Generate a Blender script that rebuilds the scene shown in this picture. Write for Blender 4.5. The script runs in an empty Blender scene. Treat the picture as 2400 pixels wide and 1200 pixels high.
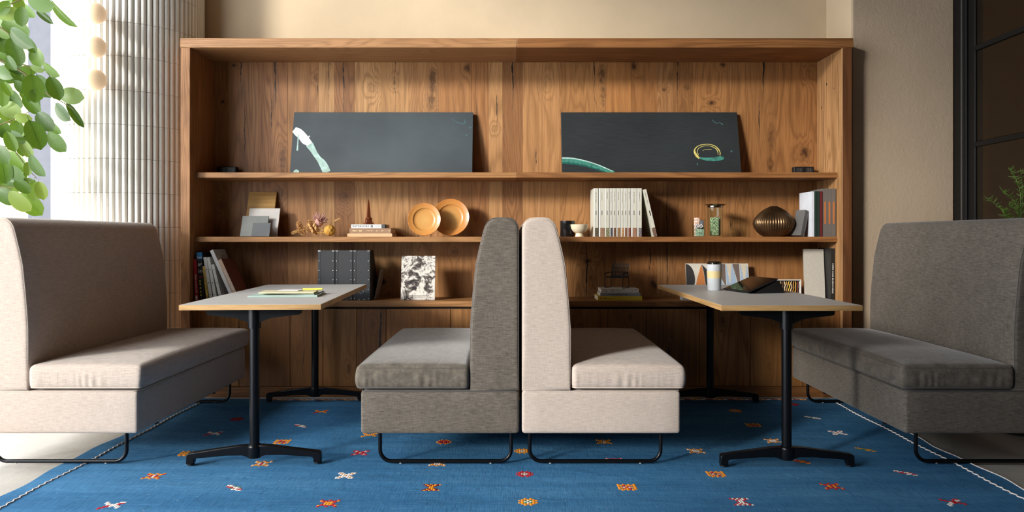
import bpy, bmesh, math, random
from mathutils import Vector, Matrix
random.seed(7)
PI = math.pi

# ------------------------------------------------------------------ camera
F, VX, VY, H = 1740.0, 1200.0, 556.0, 1.0          # focal length and vanishing point in pixels, eye height
scene = bpy.context.scene
cam_data = bpy.data.cameras.new('camera')
cam = bpy.data.objects.new('camera', cam_data)
scene.collection.objects.link(cam)
cam_data.sensor_width = 36.0
cam_data.lens = 36.0 * F / 2400.0
cam_data.shift_x = (1200.0 - VX) / 2400.0
cam_data.shift_y = -(600.0 - VY) / 2400.0
cam_data.clip_start = 0.05
cam.location = (0, 0, H)
cam.rotation_euler = (PI / 2, 0, 0)
scene.camera = cam

# ------------------------------------------------------------------ sky, sun, exposure
world = bpy.data.worlds.new('sky')
scene.world = world
world.use_nodes = True
bg = world.node_tree.nodes['Background']
bg.inputs['Color'].default_value = (0.97, 0.97, 1.0, 1)
bg.inputs['Strength'].default_value = 4.6
vs = scene.view_settings
vs.view_transform = 'Standard'
vs.look = 'None'
vs.gamma = 1.0
vs.use_curve_mapping = False
vs.exposure = 0.42

SUN_DIR = Vector((0.72, 0.69, -0.29)).normalized()
sd = bpy.data.lights.new('sun', 'SUN')
sd.energy = 3.3
sd.angle = math.radians(10)
sd.color = (1.0, 0.93, 0.85)
sun = bpy.data.objects.new('sun', sd)
sun.rotation_euler = SUN_DIR.to_track_quat('-Z', 'Y').to_euler()
sun.location = (-8, -2, 5)
scene.collection.objects.link(sun)

# room constants
LW, RWX, BW, FW, CEIL = -3.315, 2.831, 5.15, -3.0, 4.4
WIN = [(3.0, BW - 0.01, 0.06, 4.2), (-1.0, 2.94, 0.06, 4.2)]   # windows in the left wall: y0, y1, z0, z1
for (y0, y1, z0, z1) in WIN:                        # daylight portals in the window openings
    pd = bpy.data.lights.new('window_portal', 'AREA')
    pd.shape = 'RECTANGLE'
    pd.size = z1 - z0
    pd.size_y = y1 - y0
    pd.cycles.is_portal = True
    po = bpy.data.objects.new('window_portal', pd)
    po.location = (LW - 0.06, (y0 + y1) / 2, (z0 + z1) / 2)
    po.rotation_euler = Vector((1, 0, 0)).to_track_quat('-Z', 'Y').to_euler()
    m = Matrix(((0, 0, -1), (0, 1, 0), (1, 0, 0)))
    po.rotation_euler = m.to_euler()
    scene.collection.objects.link(po)

# ------------------------------------------------------------------ helpers
COL = scene.collection
def PX(px, Y): return (px - VX) * Y / F
def PZ(py, Y): return H - (py - VY) * Y / F
def YF(py, z=0.0): return F * (H - z) / (py - VY)

def lin(c):
    out = []
    for v in c[:3]:
        v = v / 255.0
        out.append(v / 12.92 if v <= 0.04045 else ((v + 0.055) / 1.055) ** 2.4)
    return tuple(out) + (1.0,)

class NT:
    """tiny node-graph builder"""
    def __init__(self, name):
        self.m = bpy.data.materials.new(name)
        self.m.use_nodes = True
        self.t = self.m.node_tree
        self.n = self.t.nodes
        self.bsdf = self.n['Principled BSDF']
        self.out = self.n['Material Output']
    def new(self, typ, **kw):
        nd = self.n.new(typ)
        for k, v in kw.items():
            setattr(nd, k, v)
        return nd
    def set(self, sock, v):
        if isinstance(v, bpy.types.NodeSocket):
            self.t.links.new(v, sock)
        elif v is not None:
            sock.default_value = v
    def math(self, op, a, b=None, c=None, clamp=False):
        nd = self.new('ShaderNodeMath', operation=op, use_clamp=clamp)
        self.set(nd.inputs[0], a)
        if b is not None: self.set(nd.inputs[1], b)
        if c is not None: self.set(nd.inputs[2], c)
        return nd.outputs[0]
    def coords(self, scale=(1, 1, 1), loc=(0, 0, 0), kind='Object'):
        tc = self.new('ShaderNodeTexCoord')
        mp = self.new('ShaderNodeMapping')
        mp.inputs['Scale'].default_value = scale
        mp.inputs['Location'].default_value = loc
        self.t.links.new(tc.outputs[kind], mp.inputs['Vector'])
        return mp.outputs[0]
    def noise(self, vec, scale=5, detail=2, rough=0.5, dist=0.0):
        nd = self.new('ShaderNodeTexNoise')
        self.set(nd.inputs['Vector'], vec)
        nd.inputs['Scale'].default_value = scale
        nd.inputs['Detail'].default_value = detail
        nd.inputs['Roughness'].default_value = rough
        nd.inputs['Distortion'].default_value = dist
        return nd.outputs[0]
    def ramp(self, fac, stops):
        nd = self.new('ShaderNodeValToRGB')
        self.set(nd.inputs[0], fac)
        el = nd.color_ramp.elements
        while len(el) < len(stops): el.new(0.5)
        for e, (p, c) in zip(el, stops):
            e.position = p
            e.color = c if len(c) == 4 else tuple(c) + (1,)
        return nd.outputs[0]
    def mix(self, fac, a, b, mode='MIX'):
        nd = self.new('ShaderNodeMix', data_type='RGBA', blend_type=mode)
        self.set(nd.inputs[0], fac)
        self.set(nd.inputs[6], a)
        self.set(nd.inputs[7], b)
        return nd.outputs[2]
    def maprange(self, v, a, b, c, d, smooth=False):
        nd = self.new('ShaderNodeMapRange')
        if smooth: nd.interpolation_type = 'SMOOTHSTEP'
        self.set(nd.inputs[0], v)
        for i, q in enumerate((a, b, c, d)):
            nd.inputs[i + 1].default_value = q
        return nd.outputs[0]
    def bump(self, h, strength=0.3, dist=0.01):
        nd = self.new('ShaderNodeBump')
        nd.inputs['Strength'].default_value = strength
        nd.inputs['Distance'].default_value = dist
        self.set(nd.inputs['Height'], h)
        self.t.links.new(nd.outputs[0], self.bsdf.inputs['Normal'])
    def base(self, c, rough=None, metal=None, spec=None):
        self.set(self.bsdf.inputs['Base Color'], c)
        if rough is not None: self.set(self.bsdf.inputs['Roughness'], rough)
        if metal is not None: self.bsdf.inputs['Metallic'].default_value = metal
        if spec is not None: self.bsdf.inputs['Specular IOR Level'].default_value = spec
        return self.m

MATS = {}
def plain(name, c, rough=0.55, metal=0.0, var=0.08, scale=14, bump=0.0, bscale=200, spec=0.5):
    """single-coloured surface with a little procedural variation"""
    if name in MATS: return MATS[name]
    g = NT(name)
    l = lin(c)
    v = g.coords()
    n = g.noise(v, scale, 3)
    lo = tuple(x * (1 - var) for x in l[:3]) + (1,)
    hi = tuple(min(1, x * (1 + var)) for x in l[:3]) + (1,)
    col = g.ramp(n, [(0.3, lo), (0.7, hi)])
    if bump:
        g.bump(g.noise(v, bscale, 2), bump, 0.004)
    MATS[name] = g.base(col, rough, metal, spec)
    return MATS[name]

def emit(name, c, s):
    g = NT(name)
    g.base(lin(c), 0.4)
    g.bsdf.inputs['Emission Color'].default_value = lin(c)
    g.bsdf.inputs['Emission Strength'].default_value = s
    return g.m

def wood(name, c, seed, axis='Z', dark=1.0, figure=1.0, cracks=(), knots=(), rough=0.5):
    """oak: stretched-noise contour grain, pores, knots (x, z, rx, rz, strength), cracks (x, z0, z1, halfwidth)"""
    g = NT(name)
    rnd = random.Random(seed)
    off = (rnd.uniform(-30, 30), rnd.uniform(-30, 30), rnd.uniform(-30, 30))
    tc = g.new('ShaderNodeTexCoord')
    sp = g.new('ShaderNodeSeparateXYZ')
    g.t.links.new(tc.outputs['Object'], sp.inputs[0])
    x, z = sp.outputs['X'], sp.outputs['Z']
    st = {'Z': (1, 1, 0.09), 'X': (0.09, 1, 1), 'Y': (1, 0.09, 1)}[axis]
    v = g.coords(st, off)
    nA = g.noise(v, 6.5, 2, 0.45, 0.25)
    field = nA
    kmask = None
    for (kx, kz, rx, rz, s) in knots:
        dx = g.math('DIVIDE', g.math('SUBTRACT', x, kx), rx)
        dz = g.math('DIVIDE', g.math('SUBTRACT', z, kz), rz)
        d2 = g.math('ADD', g.math('MULTIPLY', dx, dx), g.math('MULTIPLY', dz, dz))
        d2 = g.math('ADD', d2, g.math('MULTIPLY', g.math('SUBTRACT', g.noise(g.coords((1, 1, 0.6), off), 45, 2), 0.5), 2.2))
        wide = g.math('EXPONENT', g.math('MULTIPLY', d2, -0.28))
        field = g.math('ADD', field, g.math('MULTIPLY', wide, 0.22))
        core = g.math('MULTIPLY', g.math('EXPONENT', g.math('MULTIPLY', d2, -1.5), clamp=True), s)
        kmask = core if kmask is None else g.math('MAXIMUM', kmask, core)
    ring = g.math('SINE', g.math('MULTIPLY', field, 95 * figure))
    ring = g.math('MULTIPLY_ADD', ring, 0.5, 0.5)
    ring = g.math('POWER', ring, 2.6)
    st2 = {'Z': (1, 1, 0.025), 'X': (0.025, 1, 1), 'Y': (1, 0.025, 1)}[axis]
    pores = g.noise(g.coords(st2, off), 210, 3, 0.65)
    tone = g.noise(g.coords(st, off), 3.0, 3, 0.6)
    streak = g.noise(g.coords(st2, (off[1], off[2], off[0])), 26, 2, 0.5)
    l = lin(c)
    l = (l[0] * 0.86, l[1] * 0.90, l[2] * 0.84)
    def k(f, t=(1, 1, 1)): return tuple(min(1, q * f * w) for q, w in zip(l[:3], t)) + (1,)
    col = g.ramp(tone, [(0.25, k(0.78 * dark, (1, .96, .9))), (0.55, k(1.0 * dark)), (0.8, k(1.16 * dark, (1, 1.02, 1.05)))])
    col = g.mix(g.maprange(streak, 0.45, 0.75, 0, 0.45), col, k(0.62 * dark, (1, .92, .8)))
    fine = g.noise(g.coords({'Z': (1, 1, 0.05), 'X': (0.05, 1, 1), 'Y': (1, 0.05, 1)}[axis], (off[2], off[0], off[1])), 85, 4, 0.7)
    col = g.mix(g.maprange(fine, 0.42, 0.68, 0, 0.55), col, k(0.55 * dark, (1, .9, .76)))
    col = g.mix(g.math('MULTIPLY', ring, g.maprange(tone, .35, .6, .3, .62)), col, k(0.42 * dark, (1, .88, .74)))
    col = g.mix(g.maprange(pores, 0.52, 0.72, 0, 0.5), col, k(0.42 * dark, (1, .9, .78)))
    if kmask is not None:
        col = g.mix(kmask, col, k(0.10, (1, .75, .55)))
    cmask = None
    for (cx, z0, z1, w) in cracks:
        wob = g.noise(g.coords((0, 0, 1), (cx * 9 + seed, z0 * 3, 0)), 5, 3, 0.6)
        dx = g.math('ABSOLUTE', g.math('ADD', g.math('SUBTRACT', x, cx), g.math('MULTIPLY', g.math('SUBTRACT', wob, 0.5), 0.035)))
        tz = g.maprange(z, z0, z1, 0, 1)
        tap = g.math('MULTIPLY', g.math('MULTIPLY', tz, g.math('SUBTRACT', 1.0, tz)), 4.0)
        if z1 > 2.1: tap = tz
        brk = g.noise(g.coords((0, 0, 1), (seed, cx * 3, z1 * 5)), 22, 2)
        ww = g.math('MULTIPLY', g.math('MULTIPLY', tap, w), g.maprange(brk, 0.35, 0.6, 0.25, 1.15))
        mk = g.math('LESS_THAN', dx, ww)
        cmask = mk if cmask is None else g.math('MAXIMUM', cmask, mk)
    hgt = g.math('SUBTRACT', g.math('MULTIPLY', ring, -0.3), g.maprange(pores, 0.5, 0.75, 0, 0.7))
    if cmask is not None:
        col = g.mix(cmask, col, (0.012, 0.008, 0.006, 1))
        hgt = g.math('SUBTRACT', hgt, g.math('MULTIPLY', cmask, 2.0))
    g.bump(hgt, 0.35, 0.0015)
    return g.base(col, rough, spec=0.35)

class MB:
    """collects shapes; build() links them as one mesh object"""
    def __init__(self): self.bm = bmesh.new()
    def _xf(self, vs, M):
        if M is not None:
            for v in vs: v.co = M @ v.co
    def box(self, x0, x1, y0, y1, z0, z1, bev=0.0, seg=1, M=None):
        r = bmesh.ops.create_cube(self.bm, size=1.0)
        vs = r['verts']
        for v in vs:
            v.co = Vector(((x0 + x1) / 2 + v.co.x * (x1 - x0), (y0 + y1) / 2 + v.co.y * (y1 - y0), (z0 + z1) / 2 + v.co.z * (z1 - z0)))
        if bev > 0:
            es = list({e for v in vs for e in v.link_edges})
            rr = bmesh.ops.bevel(self.bm, geom=es, offset=bev, segments=seg, affect='EDGES', profile=0.5)
            vs = list({v for f in rr['faces'] for v in f.verts} | {v for v in vs if v.is_valid})
        self._xf(vs, M)
        return self
    def prism(self, poly, a, b, axis='Y', M=None, flip=False):
        """polygon of (u, v) swept from a to b along axis: Y -> (u, t, v), X -> (t, u, v), Z -> (u, v, t)"""
        def P(u, v, t):
            return {'Y': (u, t, v), 'X': (t, u, v), 'Z': (u, v, t)}[axis]
        A = [self.bm.verts.new(P(u, v, a)) for u, v in poly]
        Bv = [self.bm.verts.new(P(u, v, b)) for u, v in poly]
        n = len(poly)
        self.bm.faces.new(A); self.bm.faces.new(Bv[::-1])
        for i in range(n):
            self.bm.faces.new((A[i], Bv[i], Bv[(i + 1) % n], A[(i + 1) % n]))
        self._xf(A + Bv, M)
        return self
    def lathe(self, prof, seg=32, M=None, mod=None):
        """profile of (r, z) spun about Z"""
        rings, allv = [], []
        for (r, z) in prof:
            if r < 1e-6:
                v = self.bm.verts.new((0, 0, z)); rings.append([v]); allv.append(v)
            else:
                ring = []
                for i in range(seg):
                    a = 2 * PI * i / seg
                    rr = r * (mod(a, z) if mod else 1)
                    ring.append(self.bm.verts.new((rr * math.cos(a), rr * math.sin(a), z)))
                rings.append(ring); allv += ring
        for R, S in zip(rings, rings[1:]):
            for i in range(seg):
                j = (i + 1) % seg
                if len(R) == 1 and len(S) == 1: continue
                if len(R) == 1: self.bm.faces.new((R[0], S[j], S[i]))
                elif len(S) == 1: self.bm.faces.new((R[i], R[j], S[0]))
                else: self.bm.faces.new((R[i], R[j], S[j], S[i]))
        if len(rings[0]) > 1: self.bm.faces.new(rings[0][::-1])
        if len(rings[-1]) > 1: self.bm.faces.new(rings[-1])
        self._xf(allv, M)
        return self
    def cyl(self, c, r, h, seg=20, axis='Z', r2=None, M=None):
        r2 = r if r2 is None else r2
        R = {'Z': Matrix.Identity(4), 'X': Matrix.Rotation(PI / 2, 4, 'Y'), 'Y': Matrix.Rotation(-PI / 2, 4, 'X')}[axis]
        T = Matrix.Translation(c) @ R
        if M is not None: T = M @ T
        return self.lathe([(r, 0), (r2, h)], seg, T)
    def tube(self, pts, r, seg=8, closed=False, M=None):
        pts = [Vector(p) for p in pts]
        n = len(pts)
        rs = r if isinstance(r, (list, tuple)) else [r] * n
        rings, prev = [], None
        for i, p in enumerate(pts):
            if closed: t = pts[(i + 1) % n] - pts[i - 1]
            else: t = pts[min(i + 1, n - 1)] - pts[max(i - 1, 0)]
            t.normalize()
            if prev is None:
                u = t.orthogonal().normalized()
            else:
                u = (prev - t * prev.dot(t))
                u = u.normalized() if u.length > 1e-6 else t.orthogonal().normalized()
            prev = u
            w = t.cross(u)
            rings.append([self.bm.verts.new(p + (u * math.cos(2 * PI * k / seg) + w * math.sin(2 * PI * k / seg)) * rs[i]) for k in range(seg)])
        m = n if closed else n - 1
        for i in range(m):
            A, Bv = rings[i], rings[(i + 1) % n]
            for k in range(seg):
                self.bm.faces.new((A[k], A[(k + 1) % seg], Bv[(k + 1) % seg], Bv[k]))
        if not closed:
            self.bm.faces.new(rings[0][::-1]); self.bm.faces.new(rings[-1])
        self._xf([v for q in rings for v in q], M)
        return self
    def quad(self, *pts, M=None):
        vs = [self.bm.verts.new(p) for p in pts]
        self.bm.faces.new(vs)
        self._xf(vs, M)
        return self
    def rbox(self, lo, hi, r, k=4, n=(8, 8, 2), fn=None, M=None):
        """rounded box with subdivided faces; fn deforms points"""
        def axis_list(a, b, m):
            s = [a + r * (1 - math.cos(PI / 2 * i / k)) for i in range(k)]
            mid = [a + r + (b - a - 2 * r) * i / m for i in range(m + 1)]
            e = [b - r * (1 - math.cos(PI / 2 * i / k)) for i in range(k - 1, -1, -1)]
            return s + mid + e
        ax = [axis_list(lo[i], hi[i], n[i]) for i in range(3)]
        inner = [(lo[i] + r, hi[i] - r) for i in range(3)]
        cache = {}
        N = [len(a) for a in ax]
        def V(i, j, l):
            key = (i, j, l)
            if key not in cache:
                p = Vector((ax[0][i], ax[1][j], ax[2][l]))
                q = Vector([min(max(p[d], inner[d][0]), inner[d][1]) for d in range(3)])
                d = p - q
                if d.length > 1e-9: p = q + d.normalized() * r
                if fn: p = fn(p)
                cache[key] = self.bm.verts.new(p)
            return cache[key]
        for i in range(N[0] - 1):
            for j in range(N[1] - 1):
                self.bm.faces.new((V(i, j, 0), V(i, j + 1, 0), V(i + 1, j + 1, 0), V(i + 1, j, 0)))
                L = N[2] - 1
                self.bm.faces.new((V(i, j, L), V(i + 1, j, L), V(i + 1, j + 1, L), V(i, j + 1, L)))
        for i in range(N[0] - 1):
            for l in range(N[2] - 1):
                self.bm.faces.new((V(i, 0, l), V(i + 1, 0, l), V(i + 1, 0, l + 1), V(i, 0, l + 1)))
                J = N[1] - 1
                self.bm.faces.new((V(i, J, l), V(i, J, l + 1), V(i + 1, J, l + 1), V(i + 1, J, l)))
        for j in range(N[1] - 1):
            for l in range(N[2] - 1):
                self.bm.faces.new((V(0, j, l), V(0, j, l + 1), V(0, j + 1, l + 1), V(0, j + 1, l)))
                I = N[0] - 1
                self.bm.faces.new((V(I, j, l), V(I, j + 1, l), V(I, j + 1, l + 1), V(I, j, l + 1)))
        self._xf(list(cache.values()), M)
        return self
    def mesh(self, name, mat, smooth=35):
        bmesh.ops.recalc_face_normals(self.bm, faces=self.bm.faces[:])
        me = bpy.data.meshes.new(name)
        self.bm.to_mesh(me)
        self.bm.free()
        for mm in (mat if isinstance(mat, (list, tuple)) else [mat]):
            me.materials.append(mm)
        if smooth:
            me.polygons.foreach_set('use_smooth', [True] * len(me.polygons))
            me.set_sharp_from_angle(angle=math.radians(smooth))
        return me
    def build(self, name, mat, parent=None, smooth=35, loc=None, rot=None):
        o = bpy.data.objects.new(name, self.mesh(name, mat, smooth))
        COL.objects.link(o)
        if parent is not None: o.parent = parent
        if loc is not None: o.location = loc
        if rot is not None: o.rotation_euler = rot
        return o

def inst(me, name, parent=None, loc=(0, 0, 0), rot=(0, 0, 0), sc=(1, 1, 1)):
    o = bpy.data.objects.new(name, me)
    COL.objects.link(o)
    o.parent = parent
    o.location, o.rotation_euler, o.scale = loc, rot, sc
    return o

def tag(o, label, cat, group=None):
    o['label'] = label
    o['category'] = cat
    if group: o['group'] = group
    return o

def thing(name, label, cat, loc=(0, 0, 0), rot=(0, 0, 0), group=None):
    o = bpy.data.objects.new(name, None)
    COL.objects.link(o)
    o.empty_display_size = 0.05
    o.location, o.rotation_euler = loc, rot
    return tag(o, label, cat, group)

def struct(o):
    o['kind'] = 'structure'
    return o

def lettering(text, size, mat, parent, loc, rot, name='lettering', width=None, align='LEFT'):
    cu = bpy.data.curves.new('lettering', 'FONT')
    cu.body = text
    cu.size = size
    cu.extrude = 0.0002
    cu.resolution_u = 2
    cu.align_x = align
    tmp = bpy.data.objects.new('lettering_source', cu)
    COL.objects.link(tmp)
    bpy.context.view_layer.update()
    me = bpy.data.meshes.new_from_object(tmp)
    bpy.data.objects.remove(tmp)
    me.materials.clear()
    me.materials.append(mat)
    if width:
        xs = [v.co.x for v in me.vertices]
        w = max(xs) - min(xs)
        for v in me.vertices: v.co.x *= width / w
    return inst(me, name, parent, loc, rot)
# ------------------------------------------------------------------ setting: floor, walls, windows
def concrete(name, c):
    g = NT(name)
    l = lin(c)
    v = g.coords()
    a = g.noise(v, 1.3, 5, 0.62, 0.6)
    b = g.noise(v, 9, 4, 0.6)
    f = g.math('ADD', g.math('MULTIPLY', a, 0.7), g.math('MULTIPLY', b, 0.3))
    col = g.ramp(f, [(0.3, tuple(x * 0.72 for x in l[:3])), (0.5, l), (0.72, tuple(min(1, x * 1.15) for x in l[:3]))])
    g.bump(g.noise(v, 30, 4), 0.12, 0.01)
    return g.base(col, g.maprange(b, 0.3, 0.7, 0.42, 0.62))

def plaster(name, c, bump=0.25):
    g = NT(name)
    l = lin(c)
    v = g.coords((1, 1, 0.8))
    a = g.noise(v, 2.2, 4, 0.6)
    t = g.noise(v, 38, 4, 0.6, 1.2)
    col = g.ramp(a, [(0.3, tuple(x * 0.93 for x in l[:3])), (0.7, tuple(x * 1.05 for x in l[:3]))])
    g.bump(t, bump, 0.006)
    return g.base(col, 0.85, spec=0.2)

M_floor = concrete('concrete_floor', (172, 166, 156))
M_wall = plaster('beige_plaster', (210, 189, 158), 0.12)
M_pier = plaster('taupe_plaster', (186, 165, 141), 0.45)
M_strip = plain('grey_corner_strip', (84, 86, 96), 0.6)
M_ceil = plaster('dark_lounge_paint', (70, 63, 56), 0.1)
M_inner = plaster('dim_brown_wall', (158, 132, 98), 0.1)
M_black = plain('black_steel', (11, 11, 12), 0.5, 0.0, 0.1, spec=0.3)
M_blackm = plain('satin_black_metal', (20, 21, 24), 0.32, 0.6, 0.1)
M_alu = plain('bare_aluminium', (150, 150, 150), 0.35, 0.9, 0.05)

def glass(name, tint, gloss, rough=0.02):
    g = NT(name)
    tr = g.new('ShaderNodeBsdfTransparent')
    tr.inputs[0].default_value = tint
    gl = g.new('ShaderNodeBsdfGlossy')
    gl.inputs['Roughness'].default_value = rough
    fr = g.new('ShaderNodeFresnel')
    fr.inputs[0].default_value = 1.5
    mx = g.new('ShaderNodeMixShader')
    geo = g.new('ShaderNodeNewGeometry')
    front = g.math('SUBTRACT', 1.0, geo.outputs['Backfacing'])
    g.t.links.new(g.math('MULTIPLY', g.math('MULTIPLY', fr.outputs[0], gloss, clamp=True), front), mx.inputs[0])
    g.t.links.new(tr.outputs[0], mx.inputs[1])
    g.t.links.new(gl.outputs[0], mx.inputs[2])
    g.t.links.new(mx.outputs[0], g.out.inputs['Surface'])
    return g.m
M_winglass = glass('window_glass', (0.97, 0.99, 1, 1), 0.6)
M_parglass = glass('partition_glass', (0.85, 0.78, 0.66, 1), 1.0)

struct(MB().box(LW - 0.3, 5.2, FW - 0.2, BW + 0.2, -0.12, 0).build('floor', M_floor, smooth=0))
struct(MB().box(LW - 0.3, 5.2, FW - 0.2, BW + 0.2, CEIL, CEIL + 0.12).build('ceiling', M_ceil, smooth=0))
struct(MB().box(LW - 0.2, 2.184, BW, BW + 0.2, 0, CEIL).build('wall_back', M_wall, smooth=0))
struct(MB().box(LW - 0.3, 5.2, FW - 0.2, FW, 0, CEIL).build('wall_front', M_ceil, smooth=0))
# the pier right of the bookcase: its flank has the daylight put into a lighter colour, its face is trowelled plaster
pier = struct(MB().box(2.184, RWX, 4.76, BW + 0.2, 0, CEIL, 0.004).build('wall_right', M_pier, smooth=0))
struct(MB().box(2.18, 2.1835, 4.768, BW, 0, CEIL).build('pier_flank_lit', M_wall, smooth=0))  # thin added sheet, coloured lighter than the pier for the daylit side
wl = MB()
ys = [FW, WIN[1][0], WIN[1][1], WIN[0][0], WIN[0][1], BW]
for a, b in ((ys[0], ys[1]), (ys[2], ys[3]), (ys[4], ys[5])):
    wl.box(LW - 0.03, LW, a, b, 0, CEIL)
for (y0, y1, z0, z1) in WIN:
    wl.box(LW - 0.03, LW, y0, y1, 0, z0)
    wl.box(LW - 0.03, LW, y0, y1, z1, CEIL)
struct(wl.build('wall_left', M_wall, smooth=0))
struct(MB().box(LW + 0.001, PX(120, BW) + 0.05, BW - 0.03, BW - 0.001, 0, CEIL, 0.003).build('trim_2', M_strip, smooth=0))  # plain grey strip before the back wall at the window corner
for i, (y0, y1, z0, z1) in enumerate(WIN):
    w = struct(bpy.data.objects.new('window_%d' % (i + 1), None))
    COL.objects.link(w)
    w.location = (LW - 0.015, y0, z0)
    L, Hh = y1 - y0, z1 - z0
    fr = MB()
    fr.box(-0.014, 0.014, 0, 0.03, 0, Hh).box(-0.014, 0.014, L - 0.012, L, 0, Hh)
    fr.box(-0.014, 0.014, 0.03, L - 0.012, 0, 0.05).box(-0.014, 0.014, 0.03, L - 0.012, Hh - 0.05, Hh)
    fr.build('window_frame', M_strip, w, 0)
    MB().box(-0.004, 0.004, 0.03, L - 0.012, 0.05, Hh - 0.05).build('pane', M_winglass, w, 0)

# the dim room behind the glazed partition
struct(MB().box(5.0, 5.2, FW, BW, 0, CEIL).build('wall_far_right', M_inner, smooth=0))
struct(MB().box(RWX, 5.0, BW, BW + 0.2, 0, CEIL).build('wall_far_back', M_inner, smooth=0))
gp = thing('glass_partition', 'black steel framed glass partition beside the taupe plaster pier', 'partition', (RWX, 4.76, 0))
def gy(px): return RWX * F / (px - VX) - 4.76
for a, b, dx in ((gy(2252), -0.001, 0.0), (gy(2262), gy(2254), 0.006), (gy(2279), gy(2263), 0.016)):
    MB().box(dx, dx + 0.05, a, b, 0, CEIL, 0.002).build('post', M_black, gp, 0)
MB().box(0.0, 0.008, gy(2254), gy(2252), 0, CEIL).build('edge_strip', M_alu, gp, 0)  # added bright strip, stands in for the highlight along the post edge
posts = [gy(2279), -1.02, -2.2, -3.4, -4.6, FW - 4.76]
for yy in posts[1:-1]:
    MB().box(0.008, 0.05, yy - 0.025, yy + 0.025, 0, CEIL, 0.002).build('post', M_black, gp, 0)
railz = [0.0, 0.39, 0.98, 1.57, 2.161, 2.75, CEIL - 0.04]
for z in railz:
    MB().box(0.012, 0.042, posts[-1], posts[0], z - (0 if z == 0 else 0.015), z + 0.015 + (0.025 if z in (railz[0], railz[-1]) else 0), 0.002).build('rail', M_black, gp, 0)
pane = None
for a, b in zip(posts, posts[1:]):
    for z0, z1 in zip(railz, railz[1:]):
        MB().box(0.024, 0.03, b, a, z0 + 0.02, z1 - 0.012).build('pane', M_parglass, gp, 0)

# ------------------------------------------------------------------ tiled column with globe sconce
CC, CR = Vector((-2.538, 4.947)), 0.440
def tile_mat():
    g = NT('white_glazed_tile')
    oi = g.new('ShaderNodeObjectInfo')
    r = g.ramp(oi.outputs['Random'], [(0, lin((230, 226, 216))), (1, lin((242, 238, 230)))])
    return g.base(r, 0.3)
M_tile = tile_mat()
M_grout = plain('grey_grout', (120, 112, 104), 0.9)
col = struct(bpy.data.objects.new('tiled_column', None))
COL.objects.link(col)
col.location = (CC.x, CC.y, 0)
MB().cyl((0, 0, 0), CR, CEIL - 0.001, 64).build('core', M_grout, col)
NT_, PITCH, Z0 = 80, 0.2085, 1.271
tw = 2 * PI * (CR + 0.001) / NT_
prof = [(-tw / 2 + 0.0009, -0.002)]
for i in range(7):
    a = PI * i / 6
    prof.append((-(tw / 2 - 0.0009) * math.cos(a), 0.001 + 0.0135 * math.sin(a)))
prof.append((tw / 2 - 0.0009, -0.002))
tile_me = MB().prism(prof, 0.0009, PITCH - 0.0009, 'Z').mesh('tile', M_tile, 50)
face = math.atan2(-CC.y, -CC.x)
rest = MB()
for i in range(NT_):
    a = 2 * PI * i / NT_
    d = (a - face + PI) % (2 * PI) - PI
    if abs(d) > math.radians(125): continue
    for k in range(-6, 15):
        z = Z0 + k * PITCH
        if z < 0 or z + PITCH > CEIL: continue
        vis = abs(d) < math.radians(86.5) and (-1 <= k <= 5 or (k in (-2, -3) and d > math.radians(28)) or (k == 6 and d > math.radians(60)))
        rot = a - PI / 2
        p = (CR * math.cos(a), CR * math.sin(a), z)
        if vis:
            inst(tile_me, 'tile', col, p, (0, 0, rot))
        else:
            rest.prism(prof, 0.0009, PITCH - 0.0009, 'Z', Matrix.Translation(p) @ Matrix.Rotation(rot, 4, 'Z'))
ro = rest.build('tiles_out_of_view', M_tile, col, 50)
ro['kind'] = 'stuff'

M_globe = emit('lit_opal_glass', (246, 214, 176), 0.28)
M_brass = plain('brushed_brass', (170, 130, 70), 0.35, 0.9)
ga = math.radians(29.34)
gdir = Vector((-math.sin(ga), math.cos(ga), 0))
gc = gdir * 5.03
normal = (Vector((gc.x, gc.y)) - CC).normalized()
sc = thing('globe_sconce', 'wall light of three opal globes in a row on the white tiled column', 'lamp', (gc.x, gc.y, 1.80))
MB().box(-0.006, 0.006, -0.004, 0.004, 0.1, 0.56, 0.002, M=Matrix.Translation((-normal.x * 0.075, -normal.y * 0.075, 0)) @ Matrix.Rotation(math.atan2(normal.y, normal.x) - PI / 2, 4, 'Z')).build('back_plate', plain('white_enamel', (226, 222, 214), .4), sc)
for py in (31, 110, 187):
    z = PZ(py, gc.y) - 1.80
    prof = [(0, -0.064)] + [(0.064 * math.cos(t), 0.064 * math.sin(t)) for t in [(-PI / 2 + PI * i / 14) for i in range(1, 14)]] + [(0, 0.064)]
    gl = MB().lathe(prof, 28).build('globe', M_globe, sc, 60, (0, 0, z))
    MB().tube([(-normal.x * 0.06, -normal.y * 0.06, 0), (-normal.x * 0.08, -normal.y * 0.08, 0)], 0.02, 14).build('socket', M_brass, gl)

# ------------------------------------------------------------------ oak bookcase
OAK = (184, 128, 82)
YB, YFR = 5.0, 4.62
BX0, BX1, IX0, IX1, ZT0, ZT1 = -2.066, 2.119, -2.005, 2.056, 2.180, 2.240
bk = thing('bookcase', 'wide oak wall bookcase with three open shelves and knotty plank back', 'bookcase')
JX = PX(1212, YFR)
MB().box(BX0, JX - 0.0006, YFR, BW - 0.005, ZT0, ZT1, 0.0025).build('top_board', wood('oak_top_left', (188, 136, 94), 1, 'X', figure=1.4), bk)
MB().box(JX + 0.0006, BX1 + 0.006, YFR, BW - 0.005, ZT0, ZT1, 0.0025).build('top_board', wood('oak_top_right', (156, 102, 60), 2, 'X', figure=0.8), bk)
MB().box(BX0 + 0.003, IX0, YFR + 0.002, BW - 0.005, 0, ZT0, 0.002).build('side_panel', wood('oak_side_left', (182, 126, 82), 3, 'Z', figure=1.3), bk)
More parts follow.
